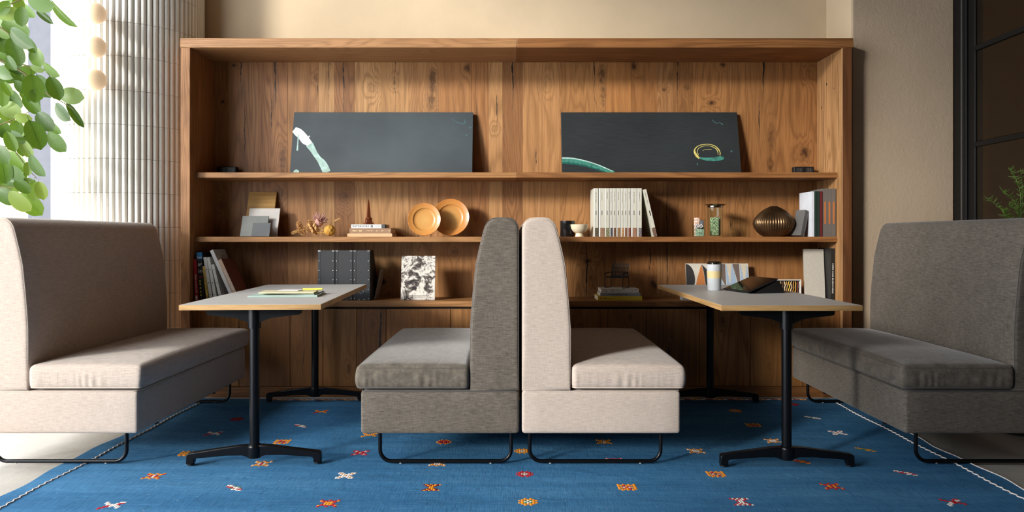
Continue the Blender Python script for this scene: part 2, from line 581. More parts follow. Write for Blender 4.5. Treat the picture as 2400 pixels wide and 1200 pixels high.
MB().box(IX1, BX1 - 0.004, YFR + 0.002, BW - 0.005, 0, ZT0, 0.002).build('side_panel', wood('oak_side_right', (190, 140, 96), 4, 'Z', figure=0.7), bk)
MB().box(IX1 + 0.003, BX1 - 0.005, YFR, YFR + 0.0018, 0, ZT0 - .0005).build('front_edge', wood('oak_edge_dark', (122, 76, 46), 5, 'Z', figure=.5), bk, 0)
# cracks and knots of the right inner face are real slivers set in it
M_crack = plain('dark_split', (14, 9, 7), 0.9)
def sliver(yc, z0, z1, w, name='split'):
    n = 9
    pts = []
    for i in range(n):
        t = i / (n - 1)
        pts.append((yc + 0.006 * math.sin(3.1 * t + yc * 40) + random.uniform(-.002, .002), z0 + (z1 - z0) * t, w * (0.15 + math.sin(PI * min(1, 0.15 + t)) if t < 0.9 else 0.6)))
    b = MB()
    for p, q in zip(pts, pts[1:]):
        b.quad((IX1 - 0.0006, p[0] - p[2], p[1]), (IX1 - 0.0006, p[0] + p[2], p[1]), (IX1 - 0.0006, q[0] + q[2], q[1]), (IX1 - 0.0006, q[0] - q[2], q[1]))
    b.build(name, M_crack, bk, 0)
sliver(4.675, 1.55, 2.175, 0.0022)
sliver(4.90, 1.45, 2.14, 0.0018)
sliver(4.87, 1.43, 1.62, 0.0014)
for z, y, r in ((2.0, 4.85, 0.007), (1.86, 4.93, 0.006), (1.95, 4.74, 0.004)):
    MB().lathe([(0, 0), (r, 0.0004), (0, 0.0007)], 10, Matrix.Translation((IX1 - 0.0007, y, z)) @ Matrix.Rotation(-PI / 2, 4, 'Y') @ Matrix.Diagonal((1.5, 0.8, 1, 1))).build('knot', M_crack, bk)

bp = MB().box(IX0, IX1, YB + 0.016, YB + 0.03, 0.05, ZT0).build('back_panel', plain('dark_backing', (40, 26, 16), 0.8), bk, 0)
def bx(px): return PX(px, YB)
def bz(py): return PZ(py, YB)
# planks: left px, right px, colour, figure, cracks (px, py0, py1, halfwidth px), knots (px, py, rx px, ry px, strength)
PL = [
 (497, 605, (170, 116, 72), .8, [(565, 142, 240, 1.6), (573, 240, 390, 1.0)], [(522, 239, 5, 5, 1), (549, 153, 6, 4, 1), (520, 480, 9, 12, .4)]),
 (605, 674, (170, 114, 70), 1.1, [(645, 142, 290, 2.4), (635, 222, 320, .9)], [(662, 375, 9, 34, .6), (655, 455, 14, 22, .45)]),
 (674, 746, (186, 130, 84), .5, [(744, 180, 230, .7)], [(740, 182, 6, 8, .35)]),
 (746, 784, (204, 152, 104), .5, [(770, 150, 275, .8)], [(772, 150, 5, 5, .5)]),
 (784, 831, (164, 112, 72), 1.7, [(806, 142, 270, 2.4)], [(806, 462, 12, 16, .6)]),
 (831, 893, (200, 148, 100), .9, [], [(880, 206, 14, 16, .22)]),
 (893, 958, (196, 144, 96), .8, [(927, 142, 270, 1.2)], [(897, 661, 10, 8, .95), (925, 195, 6, 10, .3)]),
 (958, 1028, (190, 136, 90), 1.3, [], [(1014, 190, 10, 36, .7), (1010, 235, 10, 24, .6)]),
 (1028, 1105, (188, 130, 82), .5, [], [(1096, 160, 11, 14, .85), (1066, 590, 8, 8, .5)]),
 (1105, 1145, (180, 122, 76), 1.2, [(1118, 230, 330, .7)], []),
 (1145, 1178, (200, 146, 98), .6, [(1165, 205, 300, .9)], [(1160, 300, 6, 8, .3)]),
 (1178, 1225, (160, 108, 68), 1.9, [(1202, 142, 262, 2.3)], []),
 (1225, 1312, (198, 142, 94), .7, [(1256, 340, 400, 1.0)], [(1278, 200, 10, 16, .18)]),
 (1312, 1421, (184, 128, 80), 1.1, [(1393, 142, 275, 1.4), (1374, 566, 702, 1.8)], [(1411, 175, 10, 26, .75), (1413, 225, 8, 26, .55), (1377, 612, 8, 7, .95), (1390, 655, 12, 26, .5)]),
 (1421, 1480, (182, 122, 72), .5, [], [(1500, 150, 5, 5, .2)]),
 (1480, 1540, (174, 116, 70), .9, [(1523, 570, 640, 1.2)], [(1486, 153, 9, 14, .9), (1532, 664, 10, 22, 1.0)]),
 (1540, 1577, (170, 118, 76), 1.0, [(1564, 430, 700, 1.2)], [(1557, 210, 5, 5, .8)]),
 (1577, 1624, (162, 110, 68), 1.5, [(1588, 142, 275, 1.4)], [(1610, 205, 8, 8, .6)]),
 (1624, 1711, (176, 120, 74), .9, [(1712, 142, 210, 1.8)], [(1667, 241, 9, 7, .95), (1694, 152, 7, 6, 1.0)]),
 (1711, 1819, (170, 116, 72), .9, [(1789, 142, 240, 2.2), (1779, 225, 330, 1.0)], [(1806, 330, 9, 40, .55), (1806, 385, 10, 22, .7), (1711, 528, 7, 12, .8)]),
 (1819, 1922, (164, 110, 66), .9, [], [(1886, 358, 12, 18, .9), (1897, 170, 10, 14, .3)]),
]
for i, (a, b, c, fig, cr, kn) in enumerate(PL):
    s = 1 / (F / YB)
    m = wood('oak_plank_%d' % i, c, 40 + i, 'Z', figure=fig,
             cracks=[(bx(x), bz(p1), bz(p0) + (0.02 if p0 == 142 else 0), w * s) for x, p0, p1, w in cr],
             knots=[(bx(x), bz(y), rx * s, ry * s, st) for x, y, rx, ry, st in kn])
    dy = random.uniform(0, 0.0025)
    MB().box(bx(a) + 0.0002, bx(b) - 0.0002, YB + dy, YB + 0.015, 0.56, ZT0 - 0.0005, 0.0006).build('plank', m, bp)

YS = 4.69
SH = [(1.3757, 1.4097), (0.9697, 1.0027), (0.5634, 0.5984)]
for i, (z0, z1) in enumerate(SH):
    ends = [(IX0 + .0005, PX(1212, YS) - .0005), (PX(1212, YS) + .0005, IX1 - .0005)]
    for j, (a, b) in enumerate(ends):
        c = [(186, 132, 86), (160, 106, 64)][j]
        yfront = YS if i < 2 else 4.655
        MB().box(a, b, yfront, YB - 0.001, z0, z1, 0.0022).build('shelf', wood('oak_shelf_%d%d' % (i, j), c, 80 + 2 * i + j, 'X', figure=.8), bk)
bc = MB().box(IX0, IX1, YFR + 0.055, YFR + 0.065, 0.0, SH[2][0]).build('base_cabinet', plain('dark_backing', (40, 26, 16), 0.8), bk, 0)
MB().box(IX0, IX1, YFR + 0.066, YB, SH[2][0] - 0.02, SH[2][0] - 0.001).build('support_rail', M_black, bk, 0)
YC = YFR + 0.03
LO = [445, 560, 680, 757, 836, 905, 1056, 1180, 1330, 1425, 1515, 1640, 1760, 1880, 1975]
for i, (a, b) in enumerate(zip(LO, LO[1:])):
    xa, xb = max(IX0, PX(a, YC)), min(IX1, PX(b, YC))
    cr = []
    if i == 4: cr = [(PX(893, YC), 0.05, 0.62, 0.007)]
    if i == 6: cr = [(PX(1120, YC), 0.05, 0.5, 0.002)]
    if i == 2: cr = [(PX(712, YC), 0.1, 0.45, 0.002)]
    m = wood('oak_base_%d' % i, [(168, 114, 66), (150, 98, 56), (160, 106, 62)][i % 3], 140 + i, 'Z', figure=.7, cracks=cr,
             knots=[((xa + xb) / 2 + random.uniform(-.06, .06), random.uniform(.15, .5), .012, .03, random.choice((0.2, .5, .8)))])
    MB().box(xa + 0.0012, xb - 0.0012, YC, YC + 0.02, 0.066, SH[2][0] - 0.014, 0.0015).build('plank', m, bc)
MB().box(IX0, IX1, YFR + 0.018, YFR + 0.054, 0, 0.064, 0.002).build('plinth', wood('oak_plinth', (150, 98, 58), 170, 'X'), bk)
# ------------------------------------------------------------------ rug
RX0, RX1, RY0, RY1 = -1.97, 2.016, 1.3, 4.585
def rug_h(x, y):
    return 0.004 + 0.0010 * math.sin(2.3 * x + 3.1 * y) * math.sin(1.3 * x - 2.2 * y + 0.7) + 0.0006 * math.sin(9 * x - 5 * y + 1.0) * math.sin(3 * y + x)
def rug_mat():
    g = NT('blue_flatweave')
    v = g.coords()
    weave = g.noise(g.coords((1, 0.05, 1)), 330, 2, 0.6)
    weft = g.noise(g.coords((0.04, 1, 1)), 160, 2, 0.6)
    big = g.noise(v, 1.1, 4, 0.6)
    band = g.noise(g.coords((0.05, 1, 1)), 7, 3, 0.6)
    col = g.ramp(g.math('ADD', g.math('MULTIPLY', big, .5), g.math('MULTIPLY', band, .5)),
                 [(.3, lin((44, 92, 130))), (.5, lin((60, 112, 152))), (.7, lin((82, 134, 172)))])
    col = g.mix(g.maprange(weave, .45, .7, 0, .55), col, lin((30, 70, 104)))
    col = g.mix(g.maprange(weft, .56, .75, 0, .4), col, lin((96, 146, 186)))
    sp = g.noise(v, 120, 1)
    col = g.mix(g.maprange(sp, .78, .80, 0, .7), col, lin((190, 190, 180)))
    wrk = g.noise(g.coords((1.0, 2.0, 1), (3, 1, 0)), 4.5, 3, 0.55, 0.8)
    hh = g.math('ADD', g.math('MULTIPLY', g.math('ADD', weave, weft), 0.12), wrk)
    g.bump(hh, 0.5, 0.012)
    return g.base(col, 0.95, spec=0.1)
rug = thing('kilim_rug', 'large blue flatweave kilim rug with small scattered embroidered motifs', 'rug')
b = MB()
NXr, NYr = 110, 100
grid = []
for j in range(NYr + 1):
    row = []
    for i in range(NXr + 1):
        u, v = i / NXr, j / NYr
        y = RY0 + (RY1 - RY0) * v
        x = RX0 + (RX1 - RX0) * u
        e = 0.009 * math.sin(7.0 * y) + 0.006 * math.sin(17 * y + 1)
        if u < 0.08: x += e * (1 - u / 0.08)
        if u > 0.92: x += (0.010 * math.sin(8.0 * y + 2) + 0.005 * math.sin(21 * y)) * (u - 0.92) / 0.08
        if v > 0.95: y += 0.006 * math.sin(9 * x) * (v - 0.95) / 0.05
        row.append(b.bm.verts.new((x, y, rug_h(x, y))))
    grid.append(row)
for j in range(NYr):
    for i in range(NXr):
        b.bm.faces.new((grid[j][i], grid[j][i + 1], grid[j + 1][i + 1], grid[j + 1][i]))
edge = [grid[0][i] for i in range(NXr + 1)] + [grid[j][NXr] for j in range(1, NYr + 1)] + [grid[NYr][i] for i in range(NXr - 1, -1, -1)] + [grid[j][0] for j in range(NYr - 1, 0, -1)]
low = [b.bm.verts.new((v.co.x, v.co.y, 0.0006)) for v in edge]
for i in range(len(edge)):
    j = (i + 1) % len(edge)
    b.bm.faces.new((edge[i], low[i], low[j], edge[j]))
b.build('woven_field', rug_mat(), rug, 60)
def yarn(name, c): return plain(name, c, 0.95, 0, 0.15, 90, spec=0.1)
Y_R, Y_O, Y_W, Y_G, Y_D = yarn('red_yarn', (176, 44, 52)), yarn('orange_yarn', (222, 140, 44)), yarn('ivory_yarn', (222, 212, 204)), yarn('green_yarn', (60, 120, 84)), yarn('maroon_yarn', (112, 30, 40))
YM = [Y_R, Y_O, Y_W, Y_G, Y_D]
PAT = {
 'cross': ["r..r..r", "orr.rro", ".rowor.", "..owo..", ".rowor.", "orr.rro", "r..r..r"],
 'xred':  ["rr...rr", "rwr.rwr", ".rrrrr.", "..rwr..", ".rrrrr.", "rwr.rwr", "rr...rr"],
 'diamond': ["..o.o..", ".orrro.", "ordwdro", ".rwgwr.", "ordwdro", ".orrro.", "..o.o.."],
 'bird': ["w....ww", "ww..wrr", ".wwwwr.", "..rwww.", ".rrw.ww", "rr....w", "r......"],
 'hour': ["dodododo", ".dodood.", "..dood..", "...oo...", "..dood..", ".dodood.", "dodododo"],
 'comb': ["o.o.o.o", "ooroooo", "o.rgr.o", "oowrwoo", "o.rgr.o", "ooooroo", ".o.o.o."],
 'stair': ["ww.....", "rwwg...", ".rrwwg.", "..grww.", "...wwrr", ".....ww", "......."],
}
def motif(px, py, pat, s=0.085, recol=None):
    y0 = YF(py, 0.006)
    x0 = PX(px, y0)
    rows = PAT[pat]
    mb = MB()
    n, m = len(rows), len(rows[0])
    cx, cy = s / m, s * 1.05 / n
    mats, idx = [], []
    for j, row in enumerate(rows):
        for i, ch in enumerate(row):
            if ch == '.': continue
            if recol: ch = recol.get(ch, ch)
            if ch == '.': continue
            x, y = x0 + (i - m / 2) * cx, y0 + (n / 2 - j) * cy
            h = rug_h(x + cx / 2, y) + 0.0017
            # a stitch: a small roof-shaped tuft
            k = random.uniform(-.0012, .0012)
            p = [(x - .0006, y + k), (x + cx + .0006, y + k + 0.002), (x + cx + .0006, y + cy + k + 0.002), (x - .0006, y + cy + k)]
            vs = [mb.bm.verts.new((q[0], q[1], h - 0.0016)) for q in p]
            t1 = mb.bm.verts.new((x + cx * .5, y + cy * .25, h)); t2 = mb.bm.verts.new((x + cx * .5, y + cy * .85, h))
            fs = [mb.bm.faces.new((vs[0], vs[1], t1)), mb.bm.faces.new((vs[1], vs[2], t2, t1)), mb.bm.faces.new((vs[2], vs[3], t2)), mb.bm.faces.new((vs[3], vs[0], t1, t2))]
            for f in fs: f.material_index = 'rowgd'.index(ch)
    mb.build('motif', YM, rug, 0)
W2 = {'r': 'r', 'o': 'w'}
O2 = {'r': 'o', 'w': 'o', 'd': 'r'}
for px, py, pat, rc in [
    (357, 1117, 'cross', {'r': 'o', 'o': 'r'}), (257, 1187, 'bird', None), (545, 1146, 'stair', {'g': 'g'}), (768, 1181, 'cross', {'w': 'o'}), (437, 1064, 'comb', O2),
    (612, 1087, 'cross', {'o': 'w', 'r': 'o', 'w': 'r'}), (498, 1017, 'bird', None), (553, 983, 'diamond', {'o': 'd', 'w': 'r'}), (659, 1036, 'comb', {'w': 'r'}),
    (702, 999, 'stair', None), (750, 965, 'bird', {'w': 'o'}), (843, 1062, 'xred', None), (809, 1115, 'xred', {'r': 'w', 'w': 'o'}), (1040, 1037, 'diamond', {'w': 'r', 'g': 'o'}),
    (1025, 1087, 'cross', {'r': 'o', 'o': 'w'}), (1010, 1144, 'hour', None), (865, 1020, 'bird', {'w': 'o', 'r': 'o'}), (1224, 1058, 'diamond', {'r': 'o', 'd': 'o'}), (1230, 1112, 'diamond', {'o': 'r'}),
    (1238, 1178, 'diamond', {'r': 'o', 'd': 'g'}), (1416, 1036, 'cross', {'r': 'o'}), (1442, 1080, 'cross', {'o': 'w'}), (1471, 1143, 'comb', {'g': 'o'}), (1633, 1058, 'cross', {'r': 'o', 'o': 'w'}),
    (1680, 1112, 'comb', None), (1740, 1177, 'hour', {'d': 'r', 'o': 'w'}), (1814, 1034, 'cross', {'o': 'w', 'r': 'o'}), (1768, 997, 'comb', {'g': '.', 'w': 'o'}), (1725, 963, 'diamond', {'r': 'o'}),
    (1878, 1083, 'stair', {'w': 'o', 'g': 'r'}), (1908, 980, 'stair', {'r': 'w'}), (1966, 1015, 'xred', {'r': 'w', 'w': 'r'}), (2033, 1056, 'stair', {'w': 'o', 'r': 'g'}), (2128, 1111, 'stair', {'g': 'r'}),
    (1953, 1141, 'cross', {'w': 'r'}), (2240, 1179, 'bird', {'r': 'w', 'w': 'r'}), (1860, 948, 'diamond', {'o': 'd', 'w': 'r'})]:
    motif(px, py, pat, 0.074, rc)
def zigzag(name, pts, r, mat):
    t = MB()
    t.tube([(x, y, rug_h(x, y) + 0.001) for x, y in pts], r, 5)
    return t.build(name, mat, rug)
def side_line(x0, amp, n=150):
    return [(x0 + amp * (1 if i % 2 else -1) + 0.004 * math.sin(i * .21), 1.35 + (4.5 - 1.35) * i / n) for i in range(n + 1)]
zigzag('border_stitch', side_line(-1.88, 0.0045, 160), 0.0042, Y_W)
zigzag('border_stitch', side_line(1.945, 0.0045, 160), 0.0036, Y_W)
for k, (mt, ph) in enumerate(((Y_O, 0), (Y_D, 1), (Y_W, 2))):
    pts = [(-1.5 + 3.3 * i / 120, 4.545 + 0.008 * math.sin(i * 1.3 + ph * 2.1) + 0.003 * k) for i in range(121)]
    zigzag('end_border_stitch', pts, 0.003, mt)
t = MB()
t.tube([(RX1 + 0.010 * math.sin(8.0 * y + 2) + 0.005 * math.sin(21 * y), y, 0.007) for y in [1.4 + 3.1 * i / 90 for i in range(91)]], 0.0028, 5)
t.build('selvedge_cord', Y_W, rug)

# ------------------------------------------------------------------ booth sofas
def fabric(name, c, contrast, streak_axis='Y', sheen=0.2):
    g = NT(name)
    l = lin(c)
    st = {'Y': (1, 0.07, 1), 'X': (0.07, 1, 1), 'Z': (1, 1, 0.07)}
    tc = g.new('ShaderNodeTexCoord')
    # slubs run along the bolt: sideways on upright faces, lengthwise on the seat
    a = g.noise(g.coords((0.12, 0.12, 1)), 230, 3, 0.7)
    b = g.noise(g.coords((1, 1, 0.12)), 260, 3, 0.7)
    c2 = g.noise(g.coords(), 5, 4, 0.65)
    f = g.math('ADD', g.math('ADD', g.math('MULTIPLY', a, 0.55), g.math('MULTIPLY', b, 0.3)), g.math('MULTIPLY', c2, 0.15))
    k = contrast
    col = g.ramp(f, [(0.36, tuple(x * (1 - k) for x in l[:3])), (0.5, l), (0.66, tuple(min(1, x * (1 + 1.2 * k)) for x in l[:3]))])
    g.bump(g.math('ADD', a, b), 0.4, 0.0012)
    g.bsdf.inputs['Sheen Weight'].default_value = sheen
    g.bsdf.inputs['Sheen Roughness'].default_value = 0.45
    return g.base(col, 0.92, spec=0.15)
def velvet(name, c):
    g = NT(name)
    l = lin(c)
    a = g.noise(g.coords((0.6, 0.25, 0.5)), 48, 5, 0.72, 0.4)
    b = g.noise(g.coords((0.2, 1, 0.3)), 150, 3, 0.7)
    f = g.math('ADD', g.math('MULTIPLY', a, 0.65), g.math('MULTIPLY', b, 0.35))
    col = g.ramp(f, [(0.32, tuple(x * .55 for x in l[:3])), (0.5, l), (0.7, tuple(min(1, x * 1.6) for x in l[:3]))])
    g.bump(f, 0.35, 0.003)
    g.bsdf.inputs['Sheen Weight'].default_value = 0.35
    g.bsdf.inputs['Sheen Roughness'].default_value = 0.4
    return g.base(col, 0.8, spec=0.2)
M_cream = fabric('cream_chenille', (182, 167, 155), 0.18)
M_creamp = plain('cream_piping', (190, 174, 160), 0.9)
M_dark = fabric('charcoal_chenille', (100, 92, 83), 0.45)
M_darkp = plain('charcoal_piping', (84, 79, 74), 0.9)
M_darkv = velvet('charcoal_velvet_seat', (98, 90, 80))
SL, SD = 1.300, 0.685

def backrest_profile():
    P = [(0.0, 0.335), (0.2115, 0.335), (0.2136, 0.48), (0.2136, 0.60), (0.2085, 0.68), (0.2026, 0.753), (0.190, 0.8785), (0.176, 0.945), (0.158, 1.018)]
    # rounded crest
    P += [(0.150, 1.046), (0.138, 1.066), (0.120, 1.080), (0.095, 1.0865), (0.06, 1.0865), (0.032, 1.081), (0.014, 1.070), (0.004, 1.054), (0.0, 1.035)]
    P += [(0.0, 0.9), (0.0, 0.7), (0.0, 0.5)]
    return P
def swept_soft(P, y0, y1, r, steps=4):
    """profile swept along Y with rounded end edges"""
    n = len(P)
    def area(Q): return sum(Q[i][0] * Q[(i + 1) % n][1] - Q[(i + 1) % n][0] * Q[i][1] for i in range(n))
    sgn = 1 if area(P) > 0 else -1
    N = []
    for i in range(n):
        a, b_ = Vector(P[i - 1]), Vector(P[(i + 1) % n])
        t = (b_ - a).normalized()
        N.append(Vector((-t.y, t.x)) * sgn)
    def ring(ins): return [Vector(P[i]) + N[i] * ins for i in range(n)]
    secs = [(0.0, r + 0.012)]
    for k in range(steps + 1):
        a = PI / 2 * k / steps
        secs.append((r * (1 - math.sin(a)), r * (1 - math.cos(a)) if False else r * (1 - math.sin(PI / 2 - (PI / 2 - a)))))
    secs = [(0.0, r + 0.012)] + [(r * (1 - math.cos(PI / 2 * k / steps)), r * (1 - math.sin(PI / 2 * k / steps))) for k in range(steps + 1)]
    L = [(y0 + d, ins) for d, ins in secs]
    nm = 8
    for k in range(1, nm): L.append((y0 + r + (y1 - y0 - 2 * r) * k / nm, 0))
    L += [(y1 - d, ins) for d, ins in reversed(secs)]
    mb = MB()
    rings = [[mb.bm.verts.new((q.x, y, q.y)) for q in ring(ins)] for y, ins in L]
    for A, B_ in zip(rings, rings[1:]):
        for i in range(n):
            j = (i + 1) % n
            mb.bm.faces.new((A[i], A[j], B_[j], B_[i]))
    mb.bm.faces.new(rings[0]); mb.bm.faces.new(rings[-1][::-1])
    return mb
def rrect(x0, x1, y0, y1, z, r, k=6):
    pts = []
    for cx, cy, a0 in ((x1 - r, y1 - r, 0), (x0 + r, y1 - r, 90), (x0 + r, y0 + r, 180), (x1 - r, y0 + r, 270)):
        for i in range(k + 1):
            a = math.radians(a0 + 90 * i / k)
            pts.append((cx + r * math.cos(a), cy + r * math.sin(a), z))
    return pts

def make_sofa(label, x, y, rz, body, pipe, seat, seed):
    """local: back plane at x=0, seat faces +x, length along y"""
    t = thing('booth_sofa', label, 'sofa', (x, y, 0), (0, 0, rz), 'high-backed booth sofas')
    rnd = random.Random(seed)
    ph = [rnd.uniform(0, 6) for _ in range(8)]
    MB().rbox((0.0, 0.0, 0.151), (SD, SL, 0.336), 0.014, 3, (10, 16, 4)).build('base', body, t, 60)
    MB().tube(rrect(0.004, SD - 0.004, 0.004, SL - 0.004, 0.334, 0.016), 0.0028, 6, True).build('base_piping', pipe, t)
    P = backrest_profile()
    bo = swept_soft(P, 0.0, SL, 0.014).build('backrest', body, t, 60)
    for yy in (0.006, SL - 0.006):
        n = len(P)
        pts = [(u, yy, v) for u, v in P[1:18]]
        # resample smoothly a little inside the outline
        MB().tube([(p[0] - 0.004 if p[0] > .1 else p[0] + .003, yy, min(p[2], 1.083)) for p in pts] + [(0.003, yy, 0.34)], 0.0026, 6).build('piping', pipe, bo)
    x0, x1, y0, y1, z0, z1 = 0.216, 0.703, -0.004, SL + 0.004, 0.343, 0.446
    def fn(p):
        u = (p.x - (x0 + x1) / 2) / ((x1 - x0) / 2)
        v = (p.y - (y0 + y1) / 2) / ((y1 - y0) / 2)
        w = (p.z - z0) / (z1 - z0)
        q = p.copy()
        cu, cv = max(0, 1 - abs(u) ** 3), max(0, 1 - abs(v) ** 4)
        if w > 0.5:
            q.z += 0.022 * min(cu, 1) ** .6 * min(cv, 1) ** .6 * (w - 0.5) * 2
            q.z += 0.002 * math.sin(9 * p.x + 4 * p.y + ph[0]) * math.sin(5 * p.y + ph[1]) * cu * cv
        # gathers along the boxed sides, strongest at the lower seam
        g = math.sin(170 * p.x + 4 * math.sin(19 * p.x + ph[2]) + ph[3]) * (0.35 + 0.65 * math.sin(23 * p.x + ph[4]))
        g2 = math.sin(60 * p.y + 2 * math.sin(9 * p.y + ph[5])) * math.sin(17 * p.y + ph[6])
        fold = max(0, 1 - abs(w - 0.3) / 0.5)
        if abs(v) > 0.97: q.y += 0.0022 * g * fold * (1 if v > 0 else -1) + (0.006 if v > 0 else -0.006) * math.sin(PI * min(max(w, 0), 1))
        if u > 0.9: q.x += 0.003 * g2 * fold + 0.006 * math.sin(PI * min(max(w, 0), 1))
        return q
    cu_ = MB().rbox((x0, y0, z0), (x1, y1, z1), 0.02, 4, (64, 70, 8), fn).build('seat_cushion', seat, t, 70)
    MB().tube(rrect(x0 + .002, x1 - .001, y0 + .001, y1 - .001, z1 - 0.011, 0.022), 0.0026, 6, True).build('piping', pipe, cu_)
    MB().tube(rrect(x0 + .002, x1 - .001, y0 + .001, y1 - .001, z0 + 0.008, 0.022), 0.0026, 6, True).build('piping', pipe, cu_)
    for yy in (0.055, SL - 0.055):
        a, b_, r = 0.035, SD - 0.075, 0.05
        zb, R = 0.0175, 0.0085
        pts = [(a, yy, 0.152)]
        for k in range(7):
            q = PI + PI / 2 * k / 6
            pts.append((a + r + r * math.cos(q), yy, zb + r + r * math.sin(q)))
        for k in range(7):
            q = 1.5 * PI + PI / 2 * k / 6
            pts.append((b_ - r + r * math.cos(q), yy, zb + r + r * math.sin(q)))
        pts.append((b_, yy, 0.152))
        lg = MB().tube(pts, R, 10).build('sled_leg', M_blackm, t, 60)
        for gx in (a + 0.09, b_ - 0.09):
            MB().cyl((gx, yy, 0.0082), 0.006, 0.004, 10).build('glide', plain('clear_plastic', (170, 170, 165), .4), lg)
    MB().cyl((SD - 0.07, SL * .24, 0.118), 0.012, 0.034, 12).build('levelling_stub', M_blackm, t)
    MB().cyl((SD - 0.07, SL * .76, 0.118), 0.012, 0.034, 12).build('levelling_stub', M_blackm, t)
    return t
Y0 = 3.204
make_sofa('cream high-backed booth sofa in front of the white tiled column', PX(322, Y0) - SD, Y0, 0, M_cream, M_creamp, M_cream, 1)
make_sofa('charcoal high-backed booth sofa in the middle facing the table with folders', PX(1218, Y0) - 0.002, Y0 + SL, PI, M_dark, M_darkp, M_darkv, 2)
make_sofa('cream high-backed booth sofa back to back with the charcoal one', PX(1221, Y0) + 0.004, Y0, 0, M_cream, M_creamp, M_cream, 3)
make_sofa('charcoal high-backed booth sofa in front of the taupe plaster pier', PX(2122, Y0) + SD, Y0 + SL, PI, M_dark, M_darkp, M_darkv, 4)

# ------------------------------------------------------------------ tables
M_lam = plain('grey_laminate', (186, 184, 180), 0.42, 0, 0.03)
M_edge = wood('plywood_edge', (206, 160, 108), 200, 'X', figure=.5)
M_edgey = wood('plywood_edge_long', (206, 160, 108), 201, 'Y', figure=.5)
def make_table(label, cx, cy, rz):
    t = thing('cafe_table', label, 'table', (cx, cy, 0.0083), (0, 0, rz), 'laminate booth tables')
    W, L, Z, T = 0.30, 0.685, 0.702, 0.023
    MB().box(-W + .0015, W - .0015, -L + .0015, L - .0015, Z - T, Z, 0.0008).build('table_top', M_lam, t, 0)
    for s in (-1, 1):
        MB().box(-W, W, s * L - .0008, s * L + .0008, Z - T - .0003, Z - .0006).build('edge_band', M_edge, t, 0)
        MB().box(s * W - .0008, s * W + .0008, -L, L, Z - T - .0003, Z - .0006).build('edge_band', M_edgey, t, 0)
    for yy in (-0.622, 0.622):
        MB().cyl((0, yy, 0.05), 0.0212, Z - T - 0.14 + .02, 24).build('column', M_blackm, t)
        MB().cyl((0, yy, Z - T - 0.085), 0.0275, 0.084, 24, r2=0.027).build('collar', M_blackm, t)
        br = MB()
        for s in (-1, 1):
            br.prism([(s * .02, Z - T - .001), (s * .205, Z - T - .001), (s * .203, Z - T - .02), (s * .195, Z - T - .026), (s * .075, Z - T - .04), (s * .02, Z - T - .062)], yy - .014, yy + .014, 'Y')
            br.box(s * .0 - .22 if s < 0 else .02, -.02 if s < 0 else .22, yy - .024, yy + .024, Z - T - .006, Z - T - .001)
        br.build('bracket', M_blackm, t, 20)
        ft = MB()
        ft.lathe([(0.03, 0.028), (0.031, 0.034), (0.031, 0.079), (0.026, 0.086)], 24, Matrix.Translation((0, yy, 0)))
        for s in (-1, 1):
            # leg of the base: arched bar with a down-turned foot
            ft.prism([(s * .02, .084), (s * .07, .081), (s * .278, .052), (s * .288, .047), (s * .290, .006), (s * .258, .006), (s * .256, .026), (s * .248, .03), (s * .12, .040), (s * .05, .040), (s * .02, .030)], yy - .017, yy + .017, 'Y')
        fo = ft.build('base', M_blackm, t, 25)
        bevm = fo.modifiers.new('soft_edges', 'BEVEL')
        bevm.width, bevm.segments, bevm.limit_method = 0.003, 2, 'ANGLE'
        for s in (-1, 1):
            MB().cyl((s * .274, yy, 0.0), 0.0165, 0.007, 16).build('glide', M_black, fo)
    return t
make_table('grey laminate table with black column legs, mint folders on it', -1.1605, 3.875, math.radians(3.0))
make_table('grey laminate table with black column legs, tumbler and tablet on it', 1.192, 3.845, math.radians(0.0))
# ------------------------------------------------------------------ books and things on the shelves
Z1, Z2, Z3 = SH[0][1] + .0004, SH[1][1] + .0004, SH[2][1] + .0004
M_page = plain('page_block', (222, 214, 198), 0.9, 0, 0.06, 60)
M_ink = plain('black_print', (26, 24, 24), 0.7)
M_white = plain('white_print', (232, 230, 224), 0.6)

def book(label, t, h, d, loc, cover, lean=0.0, flat=False, rz=0.0, cat='book', group=None, name='book', ct=0.0022, pages=None):
    """standing: x thickness, y depth (spine towards the room), z height; flat: lies on its side, spine towards the room"""
    if flat:
        root = thing(name, label, cat, (loc[0], loc[1], loc[2] + t), (0, PI / 2, rz), group)
        root.rotation_euler = (Matrix.Rotation(rz, 3, 'Z') @ Matrix.Rotation(PI / 2, 3, 'Y')).to_euler()
    else:
        z = loc[2] + (t * math.sin(lean) if lean > 0 else 0)
        root = thing(name, label, cat, (loc[0], loc[1], z), (0, lean, rz), group)
        if rz: root.rotation_euler = (Matrix.Rotation(rz, 3, 'Z') @ Matrix.Rotation(lean, 3, 'Y')).to_euler()
    c = MB().prism([(0, 0), (t, 0), (t, d), (t - ct, d), (t - ct, ct), (ct, ct), (ct, d), (0, d)], 0, h, 'Z')
    c.build('cover', cover, root, 20)
    MB().box(ct, t - ct, ct, d - 0.003, 0.002, h - 0.002).build('page_block', pages or M_page, root, 0)
    return root
def spine_text(root, s, size, mat, t, z, up=False, width=None):
    r = (PI / 2, -PI / 2 if up else PI / 2, 0)
    x = t / 2 + (size * .35 if up else -size * .35)
    return lettering(s, size, mat, root, (x, -0.0004, z), r, width=width)

